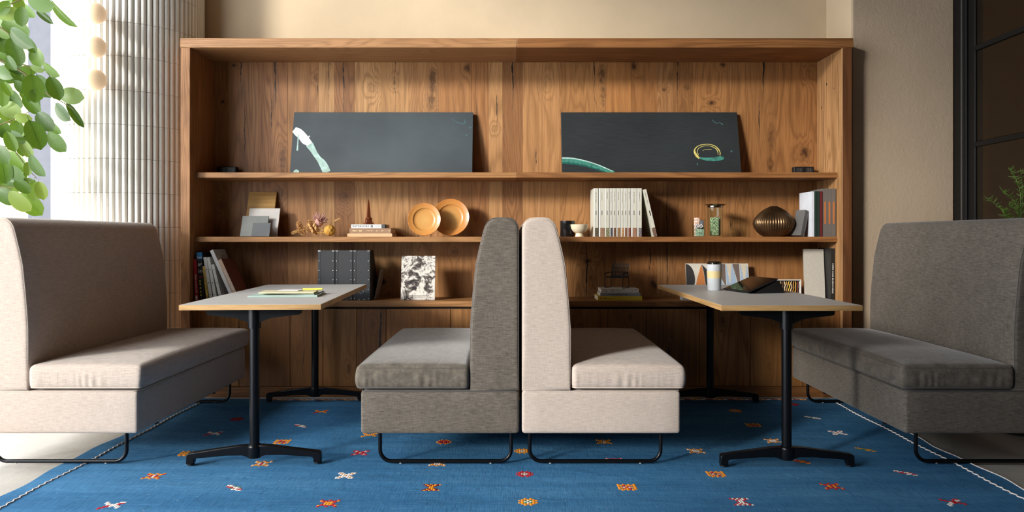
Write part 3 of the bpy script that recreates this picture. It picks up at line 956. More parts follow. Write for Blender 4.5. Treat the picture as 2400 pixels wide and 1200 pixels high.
def scribble(root, mat, axis, a, b, u, size, seed=0, name='small_print'):
    """print too small to read: a run of tiny marks from a to b along the spine ('z') or across it, centred on u"""
    rn = random.Random(seed)
    mb = MB()
    p = a
    while p < b:
        w = rn.uniform(.25, .6) * size
        h = rn.choice((.5, .5, .75, .35)) * size
        if rn.random() > .14:
            mb.box(u - h / 2, u + h / 2, -.0006, 0, p, min(p + w, b))
        p += w + size * .14
    o = mb.build(name, mat, root, 0)
    o['kind'] = 'stuff'
    return o
# --- paintings
def canvas_mat(name, c1, c2):
    g = NT(name)
    n = g.noise(g.coords(), 2.2, 3, .5)
    w = g.noise(g.coords((0.04, 1, 1)), 260, 2, .6)
    col = g.ramp(n, [(.35, lin(c1)), (.65, lin(c2))])
    g.bump(w, .25, .001)
    return g.base(col, g.maprange(w, .3, .7, .42, .6))
STROKE_N = [0]
def stroke(parent, mat, pts, name='paint_stroke', lift=.0006):
    STROKE_N[0] += 1
    lift += .00004 * STROKE_N[0]
    """ribbon of paint on the canvas face: pts of (x, z, halfwidth)"""
    mb = MB()
    L, R_ = [], []
    for i, (x, z, w) in enumerate(pts):
        a, b_ = pts[max(i - 1, 0)], pts[min(i + 1, len(pts) - 1)]
        d = Vector((b_[0] - a[0], b_[1] - a[1])).normalized()
        n = Vector((-d.y, d.x))
        L.append((x + n.x * w, -lift, z + n.y * w)); R_.append((x - n.x * w, -lift, z - n.y * w))
    for i in range(len(pts) - 1):
        mb.quad(L[i], L[i + 1], R_[i + 1], R_[i])
    return mb.build(name, mat, parent, 0)
def smooth_pts(P, n=6):
    out = []
    for i in range(len(P) - 1):
        p0, p1, p2, p3 = P[max(i - 1, 0)], P[i], P[i + 1], P[min(i + 2, len(P) - 1)]
        for k in range(n):
            t = k / n
            out.append(tuple(0.5 * (2 * p1[j] + (p2[j] - p0[j]) * t + (2 * p0[j] - 5 * p1[j] + 4 * p2[j] - p3[j]) * t * t + (3 * p1[j] - p0[j] - 3 * p2[j] + p3[j]) * t ** 3) for j in range(3)))
    out.append(P[-1])
    return out
PY = 4.872
M_pale = plain('pale_paint', (226, 226, 222), .4, 0, .1, 40)
M_mint = plain('mint_paint', (170, 200, 190), .4, 0, .25, 30)
M_teal = plain('teal_paint', (62, 122, 108), .4, 0, .45, 40)
M_teald = plain('dim_teal_paint', (64, 92, 98), .5)
M_gold = plain('yellow_paint', (196, 182, 104), .4, 0, .2, 50)
def make_painting(label, px0, px1, m, py_top):
    x0, x1 = PX(px0, PY), PX(px1, PY)
    hgt = 0.432
    lean = math.atan2(YB - 0.028 - PY, hgt)
    t = thing('painting', label, 'painting', (x0, PY, Z1 + .024 * math.sin(lean)), (-lean, 0, 0), 'canvases on the top shelf')
    MB().box(0, x1 - x0, 0, 0.024, 0, hgt, .0015).build('canvas', m, t)
    s = PY / F
    def L(px, py): return ((px - px0) * s, (404 + 4.5 - py) * s * 1.02 + 0.0)
    return t, L
t1, L1 = make_painting('dark grey canvas with a white paint splash at its left end', 679, 1107, canvas_mat('slate_canvas', (52, 60, 64), (66, 74, 78)), 272)
def S(t, L, m, pts, n=6): return stroke(t, m, smooth_pts([L(a, b) + (w * PY / F,) for a, b, w in pts], n))
S(t1, L1, M_pale, [(682, 300, 7), (692, 307, 10), (702, 316, 10), (711, 327, 10), (718, 333, 8), (724, 341, 7)])
S(t1, L1, M_mint, [(721, 337, 9), (729, 349, 7), (736, 360, 6), (745, 372, 6), (752, 380, 8), (759, 391, 9), (766, 405, 9)])
S(t1, L1, M_mint, [(693, 314, 1.5), (693, 330, 1.4), (693, 345, 1.8), (693, 352, 2.2)])
S(t1, L1, M_pale, [(712, 330, 1), (717, 320, 1.5), (720, 316, 2)])
S(t1, L1, M_mint, [(689, 405, 3), (694, 401, 3.5), (699, 405, 3)])
S(t1, L1, M_teald, [(1056, 273, .8), (1066, 281, .8), (1080, 286, 1.2), (1088, 284, 1.6), (1087, 276, .8)])
S(t1, L1, M_teald, [(1099, 294, 2.2), (1102, 297, 2.2)], 2)
S(t1, L1, M_teald, [(1091, 313, 2.2), (1094, 316, 2.2)], 2)
t2, L2 = make_painting('near black canvas with a gold paint ring and teal swoosh', 1317, 1738, canvas_mat('black_canvas', (30, 34, 36), (38, 42, 44)), 273)
S(t2, L2, M_teal, [(1318, 376, 7), (1340, 377, 8), (1362, 381, 7.5), (1388, 388, 6.5), (1412, 396, 5), (1440, 406, 4)])
S(t2, L2, plain('deep_green_paint', (26, 84, 74), .4, 0, .3, 40), [(1319, 382, 2.2), (1344, 384, 2.2), (1370, 389, 2), (1398, 397, 1.6), (1418, 405, 1.2)])
S(t2, L2, M_mint, [(1318, 370, 1.5), (1342, 371, 1.5), (1368, 376, 1.2), (1400, 386, 1.2), (1436, 402, 1)])
S(t2, L2, M_gold, [(1641, 371, 2.2), (1635, 364, 3.0), (1631, 355, 2.2), (1633, 347, 1.2), (1642, 340, .9), (1655, 337, .8), (1668, 337, .8), (1680, 341, .9), (1687, 348, 1.3), (1691, 357, 1.0), (1690, 364, .8)])
S(t2, L2, M_gold, [(1640, 362, .6), (1637, 354, .7), (1642, 346, .6), (1654, 341, .5), (1668, 341, .5), (1680, 346, .9), (1685, 353, .8), (1686, 362, .5)])
S(t2, L2, M_gold, [(1650, 352, .4), (1660, 349, .4), (1672, 349, .4)])
S(t2, L2, M_teal, [(1642, 370, 2), (1658, 373, 3.5), (1676, 373, 4.5), (1694, 370, 5), (1697, 367, 2)])
S(t2, L2, M_teald, [(1677, 276, .8), (1687, 285, .8), (1694, 283, .6), (1702, 288, 1.6)])
S(t2, L2, M_teald, [(1716, 355, 2.2), (1720, 353, 2)], 2)
S(t2, L2, M_teald, [(1636, 382, 1.5), (1635, 388, 1)], 2)

# --- power outlets on the top shelf
for px0, px1, lab in ((508, 553, 'black power outlet box on the top shelf beside the grey canvas'), (1862, 1908, 'black power outlet box on the top shelf beside the black canvas')):
    yy = 4.93
    x0, x1 = PX(px0, yy), PX(px1, yy)
    t = thing('power_outlet', lab, 'outlet', ((x0 + x1) / 2, yy, Z1), group='power outlets')
    w = (x1 - x0) / 2
    MB().box(-w, w, 0, .05, 0, .058, .003).build('housing', M_black, t)
    for s in (-.5, .5):
        so = MB().box(s * w - .022, s * w + .022, -.0008, 0, .02, .052).build('socket', plain('grey_black_plastic', (34, 34, 36), .5), t, 0)
        for dx in (-.008, .006):
            MB().box(s * w + dx, s * w + dx + .0022, -.0014, -.0008, .028, .046).build('slot', M_alu if px0 > 1000 else plain('dull_slot', (60, 60, 62), .5), so, 0)

# --- sample boards
def board(name, label, cat, px0, px1, pytop, zb, yy, th, m, lean=10, tilt=0.0, group=None):
    x0, x1 = PX(px0, yy), PX(px1, yy)
    L = math.radians(lean)
    h = (PZ(pytop, yy + .5 * (PZ(pytop, yy) - zb) * math.tan(L)) - zb) / math.cos(L)
    o = MB().box(0, x1 - x0, 0, th, 0, h, min(.001, th * .2)).build(name, m, None, 20, (x0, yy, zb + th * math.sin(L)), (-L, tilt, 0))
    return tag(o, label, cat, group)
board('wood_sample', 'pale knotty wood sample board, tallest of the leaning boards', 'sample', 571, 637, 450, Z2, 4.885, .012, wood('pine_sample', (214, 164, 98), 300, 'X', figure=.8), 19, group='sample boards')
board('tile_sample', 'white square tile sample leaning before the wood board', 'sample', 576, 649, 489, Z2, 4.858, .010, plain('white_tile_sample', (216, 210, 204), .35), 21, .0, 'sample boards')
board('laminate_sample', 'mid grey rectangular sample leaning before the white tile', 'sample', 562, 624, 507, Z2, 4.815, .008, plain('grey_sample', (128, 130, 126), .45), 21, .0, 'sample boards')
board('laminate_sample', 'small dark grey sample, frontmost of the leaning boards', 'sample', 589, 631, 523, Z2, 4.785, .008, plain('slate_sample', (92, 94, 96), .45), 20, 0, 'sample boards')

# --- dried flowers
fl = thing('dried_bouquet', 'dried flower bouquet with a protea and golden seed ball lying on the shelf', 'flowers', (PX(740, 4.80), 4.80, Z2))
M_straw = plain('dried_stem', (176, 134, 78), .9, 0, .2)
M_golden = plain('golden_husk', (196, 146, 60), .8, 0, .3, 60)
M_pink = plain('dusty_pink_petal', (196, 150, 136), .85, 0, .2)
M_beigeb = plain('beige_plume', (206, 160, 104), .95, 0, .25, 80)
def fp(px, py): return (PX(px, 4.80) - PX(740, 4.80), 0, PZ(py, 4.80) - Z2)
rnd = random.Random(5)
for i in range(9):
    x, _, z = fp(680 + rnd.uniform(0, 14), 551 - rnd.uniform(0, 9))
    ex, _, ez = fp(735 + rnd.uniform(-15, 15), 540 - rnd.uniform(0, 14))
    MB().tube([(x, rnd.uniform(-.03, .03), max(z, .003)), ((x + ex) / 2, rnd.uniform(-.02, .02), (z + ez) / 2 + .004), (ex, 0, ez)], .0016, 6).build('stem', M_straw, fl)
def plume(px, py, dirx, dirz, L, R):
    x, _, z = fp(px, py)
    mb = MB()
    for k in range(260):
        t = rnd.random()
        r = R * math.sin(PI * (0.10 + .84 * t)) ** .7 * rnd.uniform(.3, 1)
        a = rnd.uniform(0, 2 * PI)
        ax = Vector((dirx, 0, dirz)).normalized()
        u = Vector((-ax.z, 0, ax.x)); w = Vector((0, 1, 0))
        c = Vector((x, 0, z)) + ax * L * t + u * math.cos(a) * r + w * math.sin(a) * r
        if c.z < .006: c.z = .006
        d = (u * math.cos(a) + w * math.sin(a) + ax * .9).normalized()
        if c.z + d.z * .008 < .003: d.z = abs(d.z)
        mb.tube([c, c + d * rnd.uniform(.005, .010)], [.0022, .0009], 4)
    o = mb.build('plume', M_beigeb, fl, 0)
    o['kind'] = 'stuff'
plume(706, 546, -.25, .9, .075, .017)
plume(716, 549, -.9, .55, .055, .016)
plume(724, 546, .1, .95, .085, .019)
plume(713, 544, -.55, .8, .072, .014)
plume(733, 547, .35, .9, .06, .018)
plume(742, 550, -.2, .95, .05, .02)
px_, _, pz_ = fp(750, 519)
pc = Vector((px_, -.012, pz_))
tilt = Matrix.Rotation(.25, 3, 'Y') @ Matrix.Rotation(.35, 3, 'X')
ph = MB().lathe([(0, -.036), (.014, -.034), (.027, -.012), (.029, .004), (.02, .02), (.008, .03), (0, .032)], 20, Matrix.Translation(pc) @ tilt.to_4x4()).build('protea_head', M_pink, fl, 60)
for k in range(64):
    a = rnd.uniform(0, 2 * PI); e = rnd.uniform(.0, 1.15)
    d = tilt @ Vector((math.cos(a) * math.cos(e), math.sin(a) * math.cos(e), math.sin(e)))
    p = pc + d * .020
    q = p + d * rnd.uniform(.026, .040) + tilt @ Vector((0, 0, .012))
    if q.z < .01: continue
    MB().tube([p, (p + q) / 2 + Vector((0, 0, -.003)), q], [.0046, .0036, .0008], 5).build('petal', M_pink, ph)
for k in range(5):
    x, _, z = fp(728 + k * 4, 528 + (k % 3) * 7)
    MB().lathe([(0, -.014), (.008, -.010), (.010, 0), (.005, .012), (0, .017)], 8, Matrix.Translation((x, -.026 - .003 * k, z)) @ Matrix.Rotation(rnd.uniform(-.8, .8), 4, 'Y')).build('bud', M_beigeb, fl, 60)
bx_, _, bz_ = fp(774, 540)
MB().lathe([(0, -.036)] + [(.036 * math.cos(t), .036 * math.sin(t)) for t in [(-PI / 2 + PI * i / 16) for i in range(1, 16)]] + [(0, .036)], 40, Matrix.Translation((bx_, -.012, max(bz_, .0395))),
           lambda a, z: 1 + .05 * math.sin(9 * a + 160 * z) + .05 * math.sin(9 * a - 160 * z)).build('seed_ball', M_golden, fl, 80)
for k in range(8):
    x, _, z = fp(738 + k * 3.2, 546 - (k % 2) * 6)
    MB().prism([(x, z), (x + .007, z + .007), (x + .016, z + .004), (x + .009, z - .003)], -.024, -.021, 'Y').build('husk', M_golden, fl, 0)
for k in range(6):
    x, _, z = fp(779 + k * 2.8, 519 - k * 1.3)
    MB().prism([(x, z), (x + .004, z + .006), (x + .007, z + .002), (x + .005, z - .006)], .0, .004, 'Y').build('fern_tip', M_beigeb, fl, 0)
MB().tube([fp(770, 530), fp(778, 522), fp(790, 517), fp(796, 514)], .0012, 5).build('stem', M_straw, fl)

# --- stacked books with obelisk
yy = 4.76
M_bwhite = plain('white_cloth_cover', (222, 220, 216), .6)
M_bbrown = plain('taupe_cloth_cover', (150, 118, 92), .75, 0, .08, 40, .2)
M_bbeige = plain('sand_cloth_cover', (212, 172, 132), .75)
s = yy / F
z = Z2
def flatbook(label, px0, px1, t, z, y, d, m, group, rz=0.0):
    return book(label, t, PX(px1, y) - PX(px0, y), d, (PX(px0, y), y, z), m, flat=True, rz=rz, group=group)
G = 'books stacked under the obelisk'
b1 = flatbook('sand coloured book at the bottom of the stack under the obelisk', 814, 919, .021, z, yy, .2, M_bbeige, G)
z += .0215
b2 = flatbook('taupe cloth book in the middle of the stack under the obelisk', 819, 916, .033, z, yy, .2, M_bbrown, G)
for a_, e_ in ((.016, .08), (.11, .15), (.172, .185), (.205, .228), (.245, .258)):
    scribble(b2, plain('gold_foil', (226, 200, 150), .4), 'z', a_, e_, .0165, .011, int(a_ * 1000))
z += .0335
b3 = flatbook('white book titled INTERIORS on top of the stack under the obelisk', 823, 902, .024, z, yy, .19, M_bwhite, G)
lettering('INTERIORS', .0185, M_ink, b3, (.0185, -.0004, .008), (PI / 2, -PI / 2, 0), width=.105)
MB().box(.004, .020, -.0006, 0, .125, .14).build('printed_emblem', plain('grey_print', (120, 122, 120), .6), b3, 0)
MB().box(.005, .019, -.0006, 0, .15, .19).build('printed_block', plain('pale_grey_print', (190, 190, 186), .6), b3, 0)
MB().box(-.0003, .0243, -.001, .06, PX(902, yy) - PX(823, yy) - .022, PX(902, yy) - PX(823, yy) + .0005).build('dark_cover_end', plain('dark_band', (70, 72, 74), .6), b3, 0)
z += .0245
ob = thing('obelisk', 'small brown wooden obelisk figurine on top of the INTERIORS book', 'figurine', (PX(864, 4.80), 4.80, z), (0, 0, .5))
M_mah = wood('mahogany', (126, 62, 34), 310, 'Z', figure=.6, rough=.35)
MB().box(-.026, .026, -.026, .026, 0, .012, .0015).build('plinth', M_mah, ob)
MB().box(-.019, .019, -.019, .019, .0122, .03, .002).build('pedestal', M_mah, ob)
mb = MB()
mb.lathe([(.022, .0302), (.0155, .05), (.012, .09), (.006, .145), (0, .165)], 4, Matrix.Rotation(PI / 4, 4, 'Z'))
mb.build('shaft', M_mah, ob, 20)
MB().lathe([(.019, .0305), (.023, .036), (.019, .043)], 20).build('ring_moulding', M_mah, ob, 60)

# --- plates on wire stands
M_plate = None
g = NT('amber_stoneware')
tc = g.new('ShaderNodeTexCoord')
sx = g.new('ShaderNodeSeparateXYZ'); g.t.links.new(tc.outputs['Object'], sx.inputs[0])
rr = g.math('SQRT', g.math('ADD', g.math('MULTIPLY', sx.outputs[0], sx.outputs[0]), g.math('MULTIPLY', sx.outputs[1], sx.outputs[1])))
n = g.noise(g.coords(), 160, 3, .7)
colr = g.ramp(g.maprange(rr, 0, .13, 0, 1), [(0, lin((206, 160, 96))), (.55, lin((196, 140, 76))), (1, lin((196, 124, 58)))])
colr = g.mix(g.maprange(n, .5, .7, 0, .35), colr, lin((160, 100, 50)))
M_plate = g.base(colr, .22)
def plate(label, cx, cy, rpx, Y, lean):
    R = rpx * Y / F
    t = thing('plate', label, 'plate', (PX(cx, Y), Y, Z2), (0, 0, 0), 'amber plates on the middle shelf')
    prof = [(0, 0), (R * .55, 0), (R * .62, .004), (R * .72, .010), (R, .022), (R, .026), (R * .985, .0275), (R * .74, .0165), (R * .715, .0165), (R * .7, .013), (R * .62, .0075), (R * .5, .006), (0, .006)]
    M = Matrix.Translation((0, 0, R + .001)) @ Matrix.Rotation(math.radians(90 - lean), 4, 'X')
    o = MB().lathe(prof, 64).build('dish', M_plate, t, 40)
    o.matrix_local = Matrix.Translation((0, .0, R * math.cos(math.radians(lean)) + .004)) @ Matrix.Rotation(math.radians(90 - lean), 4, 'X')
    st = MB()
    for sg in (-1, 1):
        x = sg * R * .36
        st.tube([(x, -.045, .014), (x, -.046, .006), (x, -.03, .002), (x, .03, .002), (x * .6, .035, R * .9)], .0016, 6)
    st.tube([(-R * .36 * .6, .035, R * .9), (R * .36 * .6, .035, R * .9)], .0016, 6)
    st.build('wire_stand', M_blackm, t)
plate('smaller amber stoneware plate standing upright before the larger one', 995.5, 517, 38.5, 4.79, 8)
plate('larger amber stoneware plate standing upright behind the smaller one', 1057, 509, 43.5, 4.88, 9)

# --- cup and bowl
Yc = 4.84
cup = MB().lathe([(0, 0), (.046, 0), (.049, .004), (.049, .104), (.046, .104), (.0455, .008), (0, .008)], 40).build('black_cup', plain('black_glaze', (18, 18, 19), .18), None, 40, (PX(1330, Yc), Yc, Z2))
tag(cup, 'black cylindrical cup beside the cream bowl', 'cup')
Yc = 4.765
bowl = thing('footed_bowl', 'small cream footed bowl in front of the black cup', 'bowl', (PX(1358, Yc), Yc, Z2))
MB().lathe([(0, .022), (.022, .022), (.04, .032), (.053, .052), (.0575, .078), (.0565, .079), (.05, .054), (.036, .037), (.02, .03), (0, .029)], 40).build('bowl_body', plain('cream_glaze', (222, 208, 178), .4), bowl, 50)
MB().lathe([(0, 0), (.028, 0), (.0285, .003), (.024, .012), (.022, .0225), (0, .0225)], 32).build('foot', plain('cream_glaze', (222, 208, 178), .4), bowl, 50)

# --- row of catalogues
M_cat = plain('ivory_catalogue', (196, 192, 176), .5, 0, .04)
cats = [(1392, 1402, (92, 82, 60)), (1403.5, 1418, (150, 118, 92)), (1418.3, 1427.5, (130, 128, 92)), (1429, 1435.5, (70, 70, 72)), (1436.5, 1443.5, (120, 84, 60)), (1445, 1454, (140, 108, 72)),
        (1455, 1462, (190, 140, 96)), (1463, 1470, (128, 84, 58)), (1471, 1478, (140, 80, 62)), (1479.5, 1492.5, (156, 116, 92)), (1494, 1504, (120, 110, 110))]
CY = 4.72
where = ['leftmost, front cover showing', 'second from left, with a plain tan swatch', 'third from left, with an olive swatch', 'fourth from left with a dark grey swatch', 'fifth from left, slim with a brown swatch', 'sixth from left, with a tan weave swatch',
         'seventh from left, slim with an orange tan swatch', 'eighth from left, slim with a reddish brown swatch', 'ninth from left, slim with a rust swatch', 'tenth from left with a rosy tan swatch', 'eleventh from left, last upright one']
def swatch_mat(c, i):
    g = NT('fabric_swatch_%d' % i)
    w = g.noise(g.coords((1, 1, 1) if i % 2 else (1, 1, .3)), 420, 2, .6, .5)
    l = lin(c)
    return g.base(g.ramp(w, [(.42, tuple(x * .35 for x in l[:3])), (.55, l), (.7, tuple(min(1, x * 1.7) for x in l[:3]))]), .9)
for i, (a, b_, c) in enumerate(cats):
    t = PX(b_, CY) - PX(a, CY)
    r = book('ivory fabric catalogue in the row, ' + where[i], t, .308, .22, (PX(a, CY), CY, Z2), M_cat, group='ivory catalogues', name='catalogue')
    MB().box(.0003, t - .0003, -.0007, 0, .001, .057).build('swatch', swatch_mat(c, i), r, 0)
    sz = min(.010, t * .42)
    scribble(r, plain('grey_ink', (74, 72, 70), .7), 'z', .215 + .01 * (i % 3), .285, t / 2, sz * .5, i)
    MB().box(0, t * .22, -.0011, 0, .0008, .3075).build('white_edge', M_white, r, 0)
    MB().box(t / 2 - sz * .2, t / 2 + sz * .2, -.0006, 0, .138, .166).build('printed_mark', plain('grey_ink', (74, 72, 70), .7), r, 0)
lean = math.radians(-13.2)
t = .023
r = book('ivory fabric catalogue leaning against the right end of the row', t, .306, .22, (PX(1532, CY), CY, Z2), M_cat, lean=lean, group='ivory catalogues', name='catalogue')
MB().box(.0003, t - .0003, -.0007, 0, .001, .057).build('swatch', swatch_mat((120, 90, 74), 20), r, 0)
scribble(r, plain('grey_ink', (74, 72, 70), .7), 'z', .21, .285, t / 2, .004, 40)
MB().box(t / 2 - .003, t / 2 + .003, -.0006, 0, .135, .168).build('printed_mark', M_ink, r, 0)

# --- jar and acrylic box with fabric swatches
M_clear = glass('clear_glass', (.92, .95, .94, 1), 1.0)
M_chrome = plain('chrome_rim', (170, 160, 146), .15, 1.0, .03)
def cloth_roll_mat(name, c1, c2, sc):
    g = NT(name)
    w = g.new('ShaderNodeTexBrick')
    g.t.links.new(g.coords((sc, sc, sc)), w.inputs['Vector'])
    n = g.noise(g.coords(), sc * 6, 2, .6)
    col = g.ramp(n, [(.45, lin(c1)), (.55, lin(c2))])
    return g.base(col, .9)
Yj = 4.80
jar = thing('glass_jar', 'glass jar with flared metal rim holding patterned fabric', 'jar', (PX(1676, Yj), Yj, Z2))
MB().lathe([(0, 0), (.049, 0), (.051, .003), (.051, .198), (.048, .198), (.048, .006), (0, .006)], 40).build('glass_body', M_clear, jar, 40)
MB().lathe([(.0515, .192), (.0515, .199), (.066, .206), (.069, .209), (.066, .2105), (.05, .203), (.0485, .192), (.0515, .192)], 40).build('rim', M_chrome, jar, 50)
MB().rbox((-.036, -.028, .0065), (.022, -.004, .125), .01, 3, (2, 2, 3)).build('fabric_roll', cloth_roll_mat('green_print_cloth', (186, 196, 150), (72, 96, 66), 26), jar, 60)
MB().rbox((-.006, .0, .0065), (.038, .024, .13), .01, 3, (2, 2, 3)).build('fabric_roll', cloth_roll_mat('beige_print_cloth', (196, 170, 140), (150, 120, 96), 20), jar, 60)
Yj = 4.755
ab = thing('acrylic_box', 'small clear box of folded fabric samples beside the glass jar', 'box', (PX(1638, Yj), Yj, Z2))
mb = MB()
mb.box(-.036, .036, -.03, -.028, 0, .06).box(-.036, .036, .028, .03, 0, .115).box(-.036, -.034, -.028, .028, 0, .075).box(.034, .036, -.028, .028, 0, .115).box(-.034, .034, -.028, .028, 0, .002)
mb.build('clear_shell', M_clear, ab, 0)
MB().rbox((-.026, -.026, .0025), (.028, -.012, .05), .004, 2, (2, 2, 2)).build('fabric_sample', cloth_roll_mat('green_sprig_cloth', (196, 204, 182), (90, 120, 90), 40), ab, 60)
MB().rbox((-.03, -.010, .0025), (.004, .006, .122), .004, 2, (2, 2, 2)).build('fabric_sample', cloth_roll_mat('pink_print_cloth', (226, 212, 196), (180, 120, 100), 26), ab, 60)
MB().rbox((.006, -.008, .0025), (.03, .012, .105), .004, 2, (2, 2, 2)).build('fabric_sample', cloth_roll_mat('slate_print_cloth', (110, 114, 118), (60, 62, 66), 26), ab, 60)
mb = MB()
for sx_ in (-1, 1):
    mb.tube([(-.004, -.02, .066), (-.004 + sx_ * .018, -.024, .078), (-.004 + sx_ * .024, -.022, .066), (-.004 + sx_ * .01, -.02, .058), (-.004, -.02, .066)], .006, 8)
mb.build('fabric_bow', cloth_roll_mat('grey_sprig_cloth', (214, 208, 204), (130, 124, 130), 30), ab, 60)

# --- ribbed bronze vase
g = NT('ribbed_bronze')
n = g.noise(g.coords(), 8, 3, .6)
M_bronze = g.base(g.ramp(n, [(.35, lin((84, 64, 44))), (.65, lin((128, 100, 70)))]), .34, .85)
Yv = 4.83
vase = thing('ribbed_vase', 'squat ribbed bronze vase on the middle shelf', 'vase', (PX(1813.5, Yv), Yv, Z2))
prof = [(0, 0), (.064, 0), (.082, .010), (.105, .032), (.122, .06), (.129, .085), (.125, .105), (.113, .128), (.094, .150), (.068, .172), (.042, .188), (.026, .196), (.02, .199), (.018, .197), (.02, .19), (0, .18)]
NR = 46
MB().lathe(prof, NR * 6, None, lambda a, z: 1 + (.018 * (2 * abs(math.cos(a * NR / 2)) - 1.0) if .012 < z < .193 else 0)).build('vase_body', M_bronze, vase, 40)
MB().tube([(-.02, 0, .19), (-.03, 0, .203), (-.022, 0, .214), (-.034, 0, .222)], .0006, 5).build('dry_twig', M_straw, vase)

# --- right end of the middle shelf
M_gbox = plain('grey_linen', (88, 85, 83), .85, 0, .1, 60, .2)
M_gbind = plain('grey_binder_board', (100, 92, 86), .7)
M_green = plain('dark_green_board', (22, 44, 34), .6)
M_red = plain('dark_red_board', (92, 24, 26), .6)
M_orange = plain('orange_label', (176, 104, 48), .7)
Yg = 4.702
G = 'binders at the right end of the middle shelf'
pos = [('leftmost of the three', 1929, 1939), ('middle of the three', 1939, 1949), ('rightmost of the three', 1949, 1959)]
for i, (w, a, b_) in enumerate(pos):
    t = PX(b_, Yg) - PX(a, Yg) - .0008
    r = book('grey binder with an orange spine label, ' + w, t, .305, .2, (PX(a, Yg), Yg, Z2), M_gbind, group=G, name='binder')
    MB().box(t * .3, t * .72, -.0007, 0, .082, .222).build('orange_label', M_orange, r, 0)
t = PX(1927, Yg) - PX(1921, Yg)
book('thin dark red binder beside the grey binders', t, .288, .2, (PX(1921.5, Yg), Yg, Z2), M_red, group=G, name='binder')
for a, b_, w in ((1909, 1914.5, 'next to the white one'), (1915, 1921, 'next to the dark red one')):
    book('dark green binder ' + w, PX(b_, Yg) - PX(a, Yg) - .0006, .288, .2, (PX(a, Yg), Yg, Z2), M_green, group=G, name='binder')
book('white catalogue box leaning beside the dark green binders', .016, .287, .2, (PX(1902.3, Yg), Yg, Z2), plain('white_card', (206, 208, 214), .5), lean=0, group=G, name='binder')
o = board('white_sample', 'white sample board leaning behind the grey linen box', 'sample', 1880, 1905, 452, Z2, 4.93, .006, plain('white_card', (206, 208, 214), .5), 5)
gb = thing('linen_box', 'grey linen slipcase leaning against the white catalogue', 'box', (PX(1876, 4.715), 4.715, Z2 + .0052), (Matrix.Rotation(.42, 3, 'Z') @ Matrix.Rotation(.25, 3, 'Y') ).to_euler())
MB().box(0, .016, 0, .08, .004, .172, .001).build('slipcase', M_gbox, gb, 20)
MB().box(.0162, .034, .001, .08, .004, .172, .001).build('front_board', M_gbox, gb, 20)

# ------------------------------------------------------------------ lower shelf, left
YL = 4.664
G = 'books at the left end of the lower shelf'
def LB(label, pxb, t, h, lean_deg, m, d=.2, y=YL):
    return book(label, t, h, d, (PX(pxb, y), y, Z3), m, lean=math.radians(lean_deg), group=G)
r = LB('red book titled apartment living against the left bookcase side', 457.4, .019, .262, -3, plain('red_cover', (176, 36, 44), .45))
spine_text(r, 'apartment living', .0165, M_white, .019, .05, True, .115)
MB().box(.003, .016, -.0006, 0, .008, .034).build('barcode_label', M_white, r, 0)
r = LB('black book with a blue top titled space print beside the red book', 468.3, .032, .305, -4, plain('black_cover', (22, 24, 28), .4), y=YL + .012)
MB().box(-.0004, .0324, -.0008, .02, .262, .3052).build('blue_band', plain('blue_cover', (36, 116, 170), .4), r, 0)
lettering('Space', .021, M_white, r, (.001, -.0012, .268), (PI / 2, 0, 0), width=.031)
lettering('pr', .03, M_white, r, (.003, -.0006, .222), (PI / 2, 0, 0), width=.027)
lettering('in', .03, M_white, r, (.003, -.0006, .178), (PI / 2, 0, 0), width=.024)
MB().box(.0, .032, -.0006, 0, .148, .152).build('red_rule', plain('red_cover', (176, 36, 44), .45), r, 0)
for zz in (.03, .05, .075, .1, .118):
    MB().box(.006, .014, -.0006, 0, zz, zz + .012).build('yellow_print', plain('yellow_print', (206, 196, 60), .5), r, 0)
r = LB('slim yellow book between the black book and the white binders', 484, .013, .22, -6.5, plain('mustard_cover', (206, 172, 76), .6), y=YL - .004)
scribble(r, plain('grey_ink', (74, 72, 70), .7), 'z', .07, .2, .0065, .007, 41)
scribble(r, M_ink, 'z', .012, .035, .0065, .008, 42)
M_wbind = plain('white_binder_board', (206, 204, 196), .55)
M_dot = plain('dark_dot', (50, 48, 46), .6)
for pxb, t, h, ln, w in ((491.8, .019, .277, -8.5, 'next to the yellow book'), (502.2, .019, .277, -10, 'second from the yellow book'), (515.4, .017, .235, -13.5, 'shorter, third from the yellow book')):
    r = LB('white ring binder leaning left, ' + w, pxb, t, h, ln, M_wbind)
    for zz in (.04, .115, .2):
        MB().cyl((t / 2, -.0006, zz), .003, .0006, 10, 'Y').build('rivet', M_dot, r)
r = LB('large white binder leaning left, tallest of the row', 544, .021, .345, -24, plain('white_gloss_board', (214, 212, 208), .4), .19, YL + .006)
for zz, yy_ in ((.31, .03), (.30, .12), (.285, .09)):
    MB().cyl((.0211, yy_, zz), .005, .0006, 10, 'X').build('cover_dot', plain('brown_dot', (84, 60, 44), .6), r)
r = LB('brown book titled DECORATING leaning left on the white binder', 554, .023, .28, -24.5, plain('rust_brown_cover', (142, 84, 68), .6), .2, YL - .004)
MB().box(-.0003, .0232, -.0008, .0, -.0003, .2803).build('beige_spine', plain('beige_spine', (196, 164, 138), .6), r, 0)
lettering('DECORATING', .020, M_white, r, (.006, -.0012, .205), (PI / 2, PI / 2, 0), width=.13)
scribble(r, M_white, 'z', .012, .066, .012, .008, 43).location.y = -.0006

